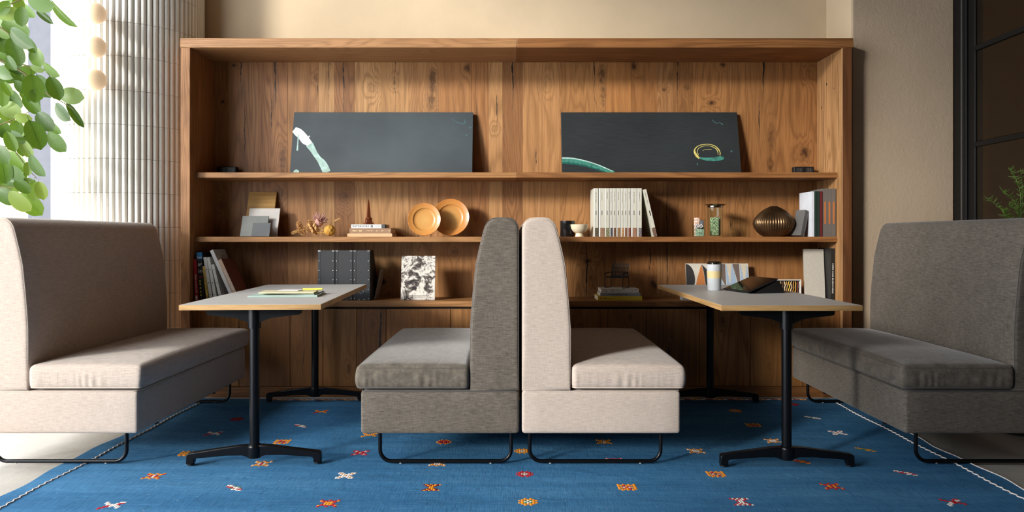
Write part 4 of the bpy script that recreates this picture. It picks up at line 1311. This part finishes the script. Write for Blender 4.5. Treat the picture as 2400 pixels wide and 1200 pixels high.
# --- magazine files
M_file = plain('black_card_file', (46, 47, 50), .7, 0, .12, 90, .25)
M_file2 = plain('black_leather_strip', (36, 37, 40), .55)
M_nickel = plain('nickel', (196, 196, 192), .25, 1.0, .04)
YM_ = 4.70
for i, (a, b_, w) in enumerate(((745, 785, 'leftmost of the three'), (786, 827, 'middle of the three'), (828, 868, 'rightmost of the three'))):
    t = thing('magazine_file', 'black magazine file with metal studs, ' + w, 'file box', (PX(a, YM_), YM_, Z3), group='black magazine files')
    w_ = PX(b_, YM_) - PX(a, YM_) - .0015
    h = .318
    mb = MB()
    th = .003
    mb.box(0, w_, 0, th, 0, h)
    for x0 in (0, w_ - th):
        mb.prism([(th, 0), (.24, 0), (.24, h * .42), (.11, h), (th, h)], x0, x0 + th, 'X')
    mb.box(th, w_ - th, th, .24, 0, th).box(th, w_ - th, .24 - th, .24, th, h * .42)
    mb.build('case', M_file, t, 0)
    for x0 in (.0, w_ - .018):
        MB().box(x0, x0 + .018, -.0012, 0, .0, h - .002, .0004).build('edge_strip', M_file2, t, 0)
        MB().box(x0, x0 + .018, -.002, .004, h - .010, h + .0015, .001).build('corner_clip', M_nickel, t, 0)
    for zz in (.012, .07, .13, .19, .25):
        for xx in (.009, w_ - .009):
            MB().lathe([(.0038, 0), (.0033, .0016), (0, .0026)], 10, Matrix.Translation((xx, -.0012, zz)) @ Matrix.Rotation(PI / 2, 4, 'X')).build('stud', M_nickel, t)
    for xx in (w_ * .36, w_ * .66):
        MB().lathe([(.0038, 0), (.0033, .0016), (0, .0026)], 10, Matrix.Translation((xx, -.0005, .008)) @ Matrix.Rotation(PI / 2, 4, 'X')).build('stud', M_nickel, t)
    pts = [(w_ / 2 + .013 * math.cos(q), -.003, .058 + .013 * math.sin(q)) for q in [2 * PI * k / 20 for k in range(20)]]
    MB().tube(pts, .0016, 6, True).build('ring_pull', M_nickel, t)
o = MB().box(0, .004, 0, .16, 0, .2).build('magazine', plain('grey_magazine', (150, 146, 140), .5), None, 0, (-.892, 4.80, Z3 + .001), (0, math.radians(12), 0))
tag(o, 'grey magazine leaning behind the rightmost black file', 'magazine')

# --- marble sample on stand
g = NT('grey_white_marble')
v = g.coords()
n1 = g.noise(v, 15, 7, .72, .7)
n2 = g.noise(g.coords((1, 1, 1), (4, 0, 2)), 26, 7, .75, .8)
colr = g.ramp(n1, [(.40, lin((46, 42, 42))), (.47, lin((120, 110, 104))), (.50, lin((214, 208, 198))), (.7, lin((224, 218, 208)))])
colr = g.mix(g.maprange(n2, .52, .6, 0, .8), colr, lin((84, 74, 70)))
M_marble = g.base(colr, .3)
Ym = 4.73
mt_ = thing('marble_sample', 'grey and white marbled slab standing on a small wire easel', 'sample', (PX(939, Ym), Ym, Z3))
w_ = PX(1019, Ym) - PX(939, Ym)
MB().box(0, w_, 0, .012, 0.002, .285, .0008, 1, Matrix.Rotation(-math.radians(9), 4, 'X')).build('slab', M_marble, mt_, 0)
mb = MB()
x0, x1 = .028, w_ - .04
mb.tube([(x0, .09, .003), (x0, -.022, .003), (x0, -.024, .006), (x0, -.024, .03), (x1, -.024, .03), (x1, -.024, .006), (x1, -.022, .003), (x1, .09, .003)], .0014, 6)
mb.build('wire_easel', M_blackm, mt_)

# --- stack with miniature chair
Yk = 4.71
G = 'books stacked under the miniature chair'
z = Z3
k1 = flatbook('yellow book at the bottom of the stack under the miniature chair', 1401, 1505, .028, z, Yk, .2, plain('bright_yellow_cover', (214, 186, 48), .5), G, .0)
MB().cyl((.014, -.0006, .021), .006, .0006, 14, 'Y').build('orange_dot', plain('orange_dot', (206, 90, 40), .5), k1)
scribble(k1, plain('olive_print', (130, 100, 30), .6), 'z', .034, .092, .0125, .010, 44)
scribble(k1, plain('olive_print', (130, 100, 30), .6), 'z', .034, .09, .019, .004, 45)
z += .0285
k2 = flatbook('grey blue book in the middle of the stack under the miniature chair', 1407, 1501, .019, z, Yk, .19, plain('grey_blue_cover', (142, 146, 150), .5), G)
lettering('Contemporary Japanese Restaurant Design', .0085, M_ink, k2, (.0127, -.0006, .05), (PI / 2, -PI / 2, 0), width=.125)
z += .0195
k3 = flatbook('white book with black specks on top of the stack under the miniature chair', 1409, 1497, .026, z, Yk, .19, plain('speckled_cover', (206, 196, 182), .6), G)
rnd = random.Random(11)
mb = MB()
for k in range(46):
    xx, zz = rnd.uniform(.003, .022), rnd.uniform(.01, .23)
    mb.lathe([(rnd.uniform(.0012, .0024), 0), (0, .0003)], 8, Matrix.Translation((xx, -.0002, zz)) @ Matrix.Rotation(PI / 2, 4, 'X'))
o = mb.build('speckles', M_ink, k3, 0)
o['kind'] = 'stuff'
z += .0265
ch = thing('miniature_chair', 'black miniature wicker armchair on the speckled book', 'figurine', (PX(1446, 4.79), 4.79, z), (0, 0, -.55))
def T(name, pts, r=.0018, closed=False): return MB().tube(pts, r, 7, closed).build(name, M_black, ch)
for s in (-1, 1):
    x = s * .062
    # sled side frame: front leg, runner, back leg and armrest
    T('side_frame', [(x, -.048, .092), (x, -.052, .06), (x, -.055, .012), (x, -.048, .003), (x, .045, .003), (x, .05, .012), (x, .042, .07), (x * .9, .04, .085)], .0024)
    T('armrest', [(x * .82, .042, .10), (x, .036, .098), (x * 1.04, .0, .096), (x * 1.02, -.04, .096), (x, -.05, .088)], .003)
for k in range(9):
    y = -.045 + k * .0105
    T('seat_slat', [(-.052, y, .066 + .002 * abs(k - 3)), (.052, y, .066 + .002 * abs(k - 3))], .0026)
T('seat_frame', [(-.058, -.05, .07), (.058, -.05, .07), (.055, .045, .066), (-.055, .045, .066)], .003, True)
for k in range(11):
    x = -.05 + k * .01
    T('back_spindle', [(x, .042, .072), (x, .05, .11), (x * 1.06, .062, .152)], .0019)
for zz, y, w in ((.152, .062, .056), (.128, .055, .054), (.1, .048, .052)):
    T('back_rail', [(-w, y, zz), (0, y + .006, zz), (w, y, zz)], .0028)
for s in (-1, 1):
    T('back_post', [(s * .053, .042, .066), (s * .054, .05, .11), (s * .057, .062, .153)], .003)

# --- patterned tiles
Yt = 4.90
def ptile(label, px0, px1, pytop, shapes, c0, group='patterned tiles behind the tumbler'):
    x0, x1 = PX(px0, Yt), PX(px1, Yt)
    w = x1 - x0
    h = .228
    t = thing('patterned_tile', label, 'tile', (x0, Yt, Z3 + .0018), (-math.radians(10), 0, 0), group)
    MB().box(0, w, 0, .01, 0, h, .001).build('tile_body', plain('tile_ivory', (206, 200, 186), .6), t, 0)
    for i, (c, poly) in enumerate(shapes):
        MB().prism([(u * w, v * h) for u, v in poly], -.0006 - .0001 * i, 0, 'Y').build('printed_shape', plain('tile_print_%d_%d_%d' % c, c, .7, 0, .15, 120), t, 0)
K, O, BR, BL = (44, 42, 42), (190, 118, 62), (104, 88, 80), (150, 168, 188)
def arc(cx, cy, rx, ry, a0, a1, n=12): return [(cx + rx * math.cos(math.radians(a0 + (a1 - a0) * i / n)), cy + ry * math.sin(math.radians(a0 + (a1 - a0) * i / n))) for i in range(n + 1)]
ptile('square tile printed with black and orange leaf shapes behind the tumbler', 1610, 1684, 619,
      [(K, [(.0, .99)] + arc(.0, .55, .28, .44, 90, -90)), (O, [(.50, .99)] + [(.42, .75), (.36, .58), (.31, .4), (.30, .2), (.31, .08), (.60, .08), (.60, .4), (.56, .75)]), (K, [(.52, .97), (.57, .75), (.61, .4), (.62, .1), (.95, .1), (.95, .3), (.85, .6), (.7, .8)])], None)
ptile('square tile printed with blue and taupe triangles behind the tablet', 1686, 1758, 619,
      [(BR, [(.02, .99), (.24, .99), (.24, .3), (.02, .7)]), (BL, [(.0, .75), (.22, .25), (.22, .02), (.0, .02)]), (BL, [(.25, .97), (.26, .02), (.62, .02), (.62, .35), (.48, .98)]), ((196, 184, 164), [(.28, .99), (.46, .99), (.37, .35)]),
       (BR, [(.48, .99), (.70, .99), (.70, .35), (.63, .42)]), (BL, [(.72, .97), (.72, .02), (.99, .02), (.96, .97)]), ((196, 184, 164), [(.74, .99), (.95, .99), (.85, .4)])], None)
tr = thing('acrylic_tray', 'low clear acrylic tray on the lower shelf below the laminate table corner', 'tray', (PX(1622, 4.72), 4.72, Z3))
mb = MB()
mb.box(-.06, .06, 0, .08, 0, .003).box(-.06, .06, 0, .003, .003, .03).box(-.06, -.057, .003, .08, .003, .03).box(.057, .06, .003, .08, .003, .03)
mb.build('tray_shell', plain('frosted_acrylic', (196, 196, 192), .3), tr, 0)

# --- box of yarn samples
Yy = 4.80
yb = thing('sample_box', 'shallow white box of coloured yarn samples beside the cream slipcase', 'box', (PX(1802, Yy), Yy, Z3))
w_ = PX(1878, Yy) - PX(1802, Yy)
mb = MB()
M_boxw = plain('white_box_card', (216, 212, 204), .6)
hh = .128
mb.box(0, w_, .0, .012, hh - .006, hh).box(0, .004, 0, .09, 0, hh - .006).box(w_ - .005, w_, 0, .09, 0, hh - .006).box(.004, w_ - .005, 0, .09, 0, .004).box(.004, w_ - .005, .086, .09, .004, hh - .006)
mb.build('tray', M_boxw, yb, 0)
MB().box(.005, w_ - .006, .03, .034, .005, hh - .008).build('dark_lining', M_ink, yb, 0)
cols = [(206, 180, 140), (170, 120, 60), (190, 150, 60), (110, 40, 36), (150, 50, 44), (196, 160, 110), (90, 60, 40), (210, 190, 150), (170, 130, 80), (206, 170, 60)]
for k in range(14):
    x = .012 + k * (w_ - .03) / 13
    c = cols[k % 10]
    pts = [(x + .003 * math.sin(q * 2.1 + k), .014 + .006 * math.cos(q * 1.7), .006 + (hh - .018) * q / 8) for q in range(9)]
    MB().tube(pts, .0036, 6).build('yarn_hank', plain('yarn_%d' % (k % 10), c, .95, 0, .25, 200), yb)

# --- slipcase and black books at the right end
Yr = 4.72
sp_ = thing('slipcase', 'large cream linen slipcase leaning beside the black books', 'slipcase', (PX(1888, 4.79), 4.79, Z3 + .0052), (-math.radians(9), .012, math.radians(-6)))
MB().box(0, PX(1933, 4.79) - PX(1888, 4.79), 0, .03, .002, .325, .0012).build('case', plain('cream_linen', (176, 168, 156), .85, 0, .06, 80, .15), sp_, 20)
MB().box(.004, PX(1933, 4.79) - PX(1888, 4.79) + .0006, .005, .025, .006, .321).build('book_inside', M_page, sp_, 0)
r = book('black book titled HERE AND ELSEWHERE at the right bookcase side', .024, .33, .2, (PX(1947, Yr), Yr, Z3), plain('matte_black_cover', (28, 27, 27), .5), lean=math.radians(.5), group='black books')
lettering('HERE AND ELSEWHERE', .013, M_white, r, (.0075, -.0006, .235), (PI / 2, PI / 2, 0), width=.19)
book('tall plain black book between the titled one and the bookcase side', .022, .345, .22, (PX(1957.5, Yr + .02), Yr + .02, Z3), plain('soft_black_cover', (20, 20, 21), .6), group='black books')

# ------------------------------------------------------------------ things on the tables
TZ = 0.7103 + .0004
def tp(px, py, z=TZ):
    y = F * (H - z) / (py - VY)
    return PX(px, y), y
M_mintf = plain('mint_folder', (168, 190, 180), .5)
M_mintd = plain('mint_folder_inside', (134, 160, 150), .5)
fx, fy = -1.115, 3.69
fo = thing('document_folder', 'mint green document folder lying on the left table', 'folder', (fx, fy, TZ), (0, 0, math.radians(4)))
MB().box(-.165, .165, -.11, .12, 0, .0016).build('back_cover', M_mintd, fo, 0)
MB().box(-.165, .165, -.11, -.1085, .0016, .008).build('spine_fold', M_mintf, fo, 0)
MB().box(-.160, .163, -.108, .116, .002, .0045).build('papers', M_page, fo, 0)
MB().prism([(-.165, .006), (-.02, .0052), (.165, .0085), (.165, .0098), (-.02, .0066), (-.165, .0074)], -.11, .12, 'Y').build('front_cover', M_mintf, fo, 0)
MB().box(.150, .156, -.1105, .12, .0095, .0125).build('elastic_band', M_ink, fo, 0)
nb = MB().box(-.135, .13, -.085, .07, 0, .006, .001).build('notepad', plain('cream_yellow_card', (216, 208, 172), .6), None, 0, (fx - .0, fy + .035, TZ + .0128), (0, .01, math.radians(7)))
tag(nb, 'cream yellow notepad lying on the mint folder', 'notepad')
wc = MB().box(-.06, .045, -.04, .04, 0, .002).build('note_card', plain('white_note', (226, 222, 216), .6), None, 0, (fx + .0, fy + .08, TZ + .0203), (0, 0, math.radians(-6)))
tag(wc, 'small white note card on the cream notepad', 'card')
hp = thing('highlighter', 'yellow highlighter pen lying on the cream notepad', 'pen', (fx + .105, fy + .075, TZ + .0262), (0, 0, math.radians(2)))
M_yel = plain('highlighter_yellow', (226, 216, 96), .4)
MB().cyl((-.05, 0, 0), .0052, .064, 14, 'X').build('barrel', M_yel, hp)
MB().cyl((.0142, 0, 0), .0058, .034, 14, 'X').build('cap', M_yel, hp)

tx, ty = tp(1674, 680)
tu = thing('tumbler', 'white and yellow banded travel tumbler with steel rim on the right table', 'tumbler', (tx, ty, TZ))
M_tum = plain('matte_white_tumbler', (186, 190, 194), .45)
M_tumy = plain('matte_yellow_band', (214, 192, 140), .5)
MB().lathe([(0, 0), (.0335, 0), (.0355, .003), (.038, .066), (0, .066)], 40).build('lower_body', M_tum, tu, 40)
MB().lathe([(.0381, .066), (.0396, .105), (0, .105)], 40).build('band', M_tumy, tu, 40)
MB().lathe([(.0394, .105), (.041, .142), (0, .142)], 40).build('upper_body', M_tum, tu, 40)
MB().lathe([(.0405, .142), (.0405, .150), (.0385, .152), (0, .152)], 40).build('steel_rim', M_chrome, tu, 40)
MB().lathe([(.036, .152), (.0365, .1555), (.032, .157), (0, .156)], 40).build('lid', M_black, tu, 40)

tb = thing('tablet', 'black tablet propped up in a folding case on the right table', 'tablet', (1.185, 3.92, TZ), (0, 0, math.radians(14)))
# local: y along the low edge, x rising towards the raised edge
a_ = math.radians(21)
M_screen = plain('black_screen_glass', (8, 8, 9), .06)
M_case = plain('black_case', (16, 16, 17), .45)
Rm = Matrix.Translation((-.005, 0, .004)) @ Matrix.Rotation(-a_, 4, 'Y')
MB().box(0, .185, -.125, .125, 0, .007, .0025, 2, Rm).build('tablet_body', M_case, tb)
MB().box(.006, .179, -.119, .119, .007, .0076, 0, 1, Rm).build('screen', M_screen, tb, 0)
mb = MB()
mb.prism([(.004, 0), (.205, 0), (.196, .02), (.175, .066), (.168, .0675), (.164, .064)], .121, .124, 'Y')
mb.build('side_flap', M_case, tb, 0)
MB().prism([(.03, 0.0), (.206, 0.0), (.198, .02), (.174, .0655), (.166, .066)], -.123, -.05, 'Y').build('folded_stand', M_case, tb, 0)
MB().prism([(.03, 0.0), (.206, 0.0), (.198, .02), (.174, .0655), (.166, .066)], -.049, .1205, 'Y').build('folded_stand', M_case, tb, 0)
# ------------------------------------------------------------------ leafy plant by the window
def leaf_mat():
    g = NT('green_leaf')
    oi = g.new('ShaderNodeObjectInfo')
    col = g.ramp(oi.outputs['Random'], [(0, lin((42, 74, 16))), (.4, lin((64, 98, 22))), (.75, lin((90, 122, 32))), (1, lin((124, 144, 58)))])
    v = g.noise(g.coords(), 40, 3)
    col = g.mix(g.maprange(v, .4, .7, 0, .25), col, lin((120, 145, 80)))
    g.base(col, .42)
    tl = g.new('ShaderNodeBsdfTranslucent')
    g.t.links.new(g.mix(.35, col, lin((150, 185, 40))), tl.inputs[0])
    mx = g.new('ShaderNodeMixShader')
    mx.inputs[0].default_value = .2
    g.t.links.new(g.bsdf.outputs[0], mx.inputs[1])
    g.t.links.new(tl.outputs[0], mx.inputs[2])
    g.t.links.new(mx.outputs[0], g.out.inputs['Surface'])
    return g.m
M_leaf = leaf_mat()
M_bark = plain('brown_bark', (104, 84, 62), .9, 0, .25, 30, .4, 60)
M_twig = plain('green_brown_twig', (112, 100, 62), .8)
def leaf_mesh(w, fold, droop, name='leaf'):
    """unit-length oval leaf along +x, face up +z, with a midrib fold"""
    mb = MB()
    n = 9
    rows = []
    for i in range(n + 1):
        t = i / n
        u_ = t ** 1.15
        hw = w * math.sqrt(max(0, 1 - (2 * u_ - 1) ** 2)) * (1 if 0 < i < n else 0) + (0.012 if i in (0, n) else 0)
        z = droop * (t * t) * -1
        x = t
        rows.append([mb.bm.verts.new((x, -hw, z + fold * hw)), mb.bm.verts.new((x, -hw * .5, z + fold * hw * .35)), mb.bm.verts.new((x, 0, z)), mb.bm.verts.new((x, hw * .5, z + fold * hw * .35)), mb.bm.verts.new((x, hw, z + fold * hw))])
    for a, b_ in zip(rows, rows[1:]):
        for k in range(4): mb.bm.faces.new((a[k], a[k + 1], b_[k + 1], b_[k]))
    # midrib and petiole
    mb.tube([(-.16, 0, .02), (0, 0, -.002), (.5, 0, -droop * .25 - .004), (.97, 0, -droop * .94 - .002)], [.012, .011, .007, .003], 4)
    return mb.mesh(name, M_leaf, 80)
LM = [leaf_mesh(.30, .25, .15), leaf_mesh(.34, .15, .22), leaf_mesh(.27, .4, .10), leaf_mesh(.14, .9, .12)]
plant = thing('leafy_tree', 'green broad-leaved tree by the bright window behind the cream sofa', 'plant', (-3.0, 3.75, 0))
O3 = Vector((-3.0, 3.75, 0))
def lp(zx, zy, Y):
    """position from the zoomed crop's coordinates at depth Y"""
    px, py = zx / 2.308, zy / 2.308
    return Vector((PX(px, Y), Y, PZ(py, Y))) - O3
# zoom-crop centre x, y, length, angle (clockwise from right), kind, turn about its own axis
LV = [(45, 75, 120, -12, 0, 20), (100, 15, 80, 80, 1, 0), (215, 20, 130, 12, 0, 30), (240, 90, 100, 40, 3, 0), (340, 75, 185, 50, 3, 40), (115, 85, 100, 95, 1, 10), (80, 150, 150, 32, 0, -20), (115, 205, 150, 40, 2, 30), (80, 280, 160, 72, 0, 0),
      (195, 305, 100, 75, 1, 10), (10, 230, 90, 70, 1, 10), (275, 378, 110, 42, 2, 30), (95, 395, 120, 58, 0, 20), (180, 470, 140, 82, 1, 0), (232, 465, 140, 62, 0, 25), (295, 475, 135, 66, 0, 0), (378, 517, 110, 8, 1, -10), (332, 605, 110, 55, 0, 30),
      (405, 620, 160, 57, 3, 0), (22, 392, 90, 5, 1, 0), (8, 515, 125, 88, 0, 0), (170, 565, 130, 50, 2, 20), (50, 590, 100, 35, 1, 10), (25, 620, 120, 40, 0, -20), (240, 655, 120, 50, 0, 0), (190, 725, 165, 66, 0, 0), (295, 690, 90, 48, 2, 20),
      (303, 765, 135, 52, 0, 10), (98, 750, 110, 3, 3, 20), (58, 765, 120, 66, 2, 10), (15, 720, 90, 20, 1, 0), (140, 800, 120, 60, 2, 10), (75, 862, 110, 48, 0, 20), (18, 920, 140, 80, 0, 0), (85, 935, 90, 58, 1, 20), (150, 912, 75, 85, 2, 0), (200, 895, 140, 60, 2, 30),
      (222, 1030, 100, 75, 0, 20), (118, 1007, 100, 38, 0, 0), (183, 1030, 110, 95, 1, 30), (155, 973, 75, 14, 3, 0), (30, 1060, 120, 38, 0, 0), (100, 1090, 150, 50, 1, 30), (162, 1103, 165, 42, 0, 0), (10, 690, 110, 60, 1, 10), (120, 640, 90, 10, 1, 20),
      (200, 370, 80, 20, 2, 30), (60, 340, 90, 60, 2, 20), (40, 480, 90, 60, 2, 0), (110, 470, 90, 50, 1, 20), (150, 380, 90, 10, 1, 20), (5, 830, 100, 60, 1, 20), (90, 700, 90, 100, 1, 20), (10, 150, 110, 50, 1, 20), (160, 240, 110, 55, 2, 10), (20, 40, 90, 130, 1, 10), (170, 520, 80, 110, 2, 0), (60, 980, 80, 30, 2, 10)]
rnd = random.Random(3)
def place_leaf(base, direction, length, kind, turn):
    d = direction.normalized()
    view = (Vector((0, 0, 1.0)) - O3 - base).normalized()
    up = (view - d * view.dot(d)).normalized()
    R_ = Matrix.Rotation(math.radians(turn), 3, d)
    up = R_ @ up
    side = up.cross(d)
    M = Matrix((d, side, up)).transposed().to_4x4()
    o = inst(LM[kind], 'leaf', plant)
    o.matrix_local = Matrix.Translation(base) @ M @ Matrix.Scale(length, 4)
for (cx, cy, L, ang, kind, turn) in LV:
    Y = rnd.uniform(3.75, 4.15)
    a = math.radians(ang)
    hx, hy = math.cos(a) * L / 2, math.sin(a) * L / 2
    p0 = lp(cx - hx, cy - hy, Y)
    p1 = lp(cx + hx, cy + hy, Y - rnd.uniform(-.03, .04))
    place_leaf(p0, p1 - p0, (p1 - p0).length, kind, turn + rnd.uniform(-15, 15))
for k in range(34):
    cx, cy = rnd.uniform(-10, 210), rnd.uniform(-20, 1040)
    if cx > 150 and not (330 < cy < 560): cx -= 100
    L, a, Y = rnd.uniform(90, 140), math.radians(rnd.uniform(20, 100)), rnd.uniform(4.0, 4.35)
    p0 = lp(cx - math.cos(a) * L / 2, cy - math.sin(a) * L / 2, Y)
    p1 = lp(cx + math.cos(a) * L / 2, cy + math.sin(a) * L / 2, Y + rnd.uniform(-.05, .05))
    place_leaf(p0, p1 - p0, (p1 - p0).length, rnd.choice((0, 1, 2)), rnd.uniform(-45, 45))
# foliage that continues past the picture's left edge
for k in range(46):
    p = Vector((rnd.uniform(-.25, .12), rnd.uniform(-.55, .15), rnd.uniform(1.15, 2.75)))
    d = Vector((rnd.uniform(-.6, .9), rnd.uniform(-.6, .6), rnd.uniform(-1, -.1)))
    place_leaf(p, d, rnd.uniform(.09, .15), rnd.choice((0, 0, 1, 2)), rnd.uniform(-50, 50))
def branch(pts, r0, r1, name='branch'):
    n = len(pts)
    MB().tube(pts, [r0 + (r1 - r0) * i / (n - 1) for i in range(n)], 7).build(name, M_twig if r0 < .01 else M_bark, plant)
branch([Vector((0, 0, .33)), Vector((.02, .01, .8)), Vector((-.02, .03, 1.3)), Vector((.01, .06, 1.9)), Vector((-.02, .08, 2.5)), Vector((0, .1, 2.9))], .022, .010, 'trunk')
branch([Vector((0, .06, 1.85)), lp(-60, 260, 3.9), lp(0, 325, 3.9), lp(60, 355, 3.92), lp(130, 350, 3.93), lp(200, 378, 3.95), lp(245, 378, 3.97)], .006, .002)
branch([lp(-40, 300, 3.9), lp(60, 355, 3.92), lp(130, 395, 3.95), lp(200, 460, 3.98), lp(265, 515, 4.0), lp(330, 548, 4.0), lp(372, 575, 4.0), lp(400, 595, 4.0)], .005, .0015)
branch([Vector((0, .04, 1.5)), lp(-60, 700, 3.95), lp(40, 660, 3.97), lp(110, 630, 3.98), lp(165, 600, 4.0)], .005, .0015)
branch([Vector((-.01, .03, 1.3)), lp(-60, 800, 3.95), lp(60, 790, 3.97), lp(120, 870, 3.98), lp(170, 935, 4.0), lp(200, 965, 4.0)], .005, .0015)
branch([Vector((-.01, .03, 1.25)), lp(-40, 1000, 3.95), lp(0, 1010, 3.97), lp(60, 1018, 3.97), lp(125, 980, 3.98)], .005, .0015)
branch([Vector((0, .07, 2.2)), lp(-60, 20, 3.9), lp(40, 30, 3.92), lp(130, -10, 3.95), lp(260, -20, 3.98)], .006, .0018)
branch([Vector((0, .07, 2.1)), lp(-40, 120, 3.9), lp(60, 190, 3.92), lp(160, 260, 3.95)], .006, .0018)
MB().lathe([(0, 0), (.13, 0), (.15, .02), (.17, .30), (.175, .33), (.16, .33), (.155, .30), (0, .29)], 36).build('pot', plain('grey_ceramic_pot', (120, 118, 114), .6), plant, 40)
MB().lathe([(0, .2905), (.15, .2905), (.145, .312), (0, .318)], 24).build('soil', plain('dark_soil', (48, 36, 28), .95, 0, .3, 60, .5, 60), plant, 40)

# ------------------------------------------------------------------ feathery plant behind the right sofa
fern = thing('feathery_plant', 'feathery green plant between the charcoal sofa and the glass partition', 'plant', (2.60, 3.80, 0))
M_fern = plain('bright_fern_green', (96, 128, 44), .6, 0, .25, 30)
F3 = Vector((2.60, 3.80, 0))
rnd = random.Random(9)
def fpx(px, py, Y=3.80): return Vector((PX(px, Y), Y, PZ(py, Y))) - F3
stems = [[(2392, 560), (2392, 500), (2390, 450), (2378, 415), (2366, 398)], [(2392, 560), (2388, 505), (2376, 470), (2350, 448)], [(2392, 560), (2370, 515), (2350, 490), (2322, 468)], [(2392, 560), (2398, 500), (2402, 450), (2400, 400)],
         [(2392, 560), (2360, 520), (2345, 505), (2335, 495)], [(2392, 560), (2405, 500), (2420, 450), (2432, 410)], [(2392, 560), (2410, 520), (2440, 480), (2460, 460)], [(2392, 560), (2394, 520), (2384, 490), (2372, 478)]]
for st in stems:
    dy = rnd.uniform(-.06, .06)
    P = [fpx(a, b_) + Vector((0, dy * (i / 3), 0)) for i, (a, b_) in enumerate(st)]
    sm = [Vector(q) for q in smooth_pts([tuple(p) for p in P], 5)]
    root = Vector((rnd.uniform(-.03, .03), rnd.uniform(-.03, .03), .36))
    s_o = MB().tube([root, (root + sm[0]) / 2 + Vector((rnd.uniform(-.01, .01), 0, 0))] + sm, [.0035, .003] + [.0026 * (1 - .7 * i / len(sm)) for i in range(len(sm))], 5).build('stem', M_fern, fern)
    mb = MB()
    for i in range(3, len(sm)):
        for k in range(4):
            d = Vector((rnd.uniform(-1, 1), rnd.uniform(-.8, .8), rnd.uniform(.1, 1))).normalized()
            p = sm[i]
            q = p + d * rnd.uniform(.012, .035)
            mb.tube([p, (p + q) / 2 + Vector((0, 0, -.002)), q], [.0016, .0014, .0006], 4)
    o = mb.build('needles', M_fern, s_o, 0)
    o['kind'] = 'stuff'
MB().lathe([(0, 0), (.08, 0), (.095, .02), (.11, .36), (.1, .36), (.095, .34), (0, .33)], 32).build('pot', plain('black_ceramic_pot', (34, 33, 33), .5), fern, 40)
MB().lathe([(0, .3305), (.092, .3305), (.09, .35), (0, .355)], 20).build('soil', plain('dark_soil', (48, 36, 28), .95), fern, 40)
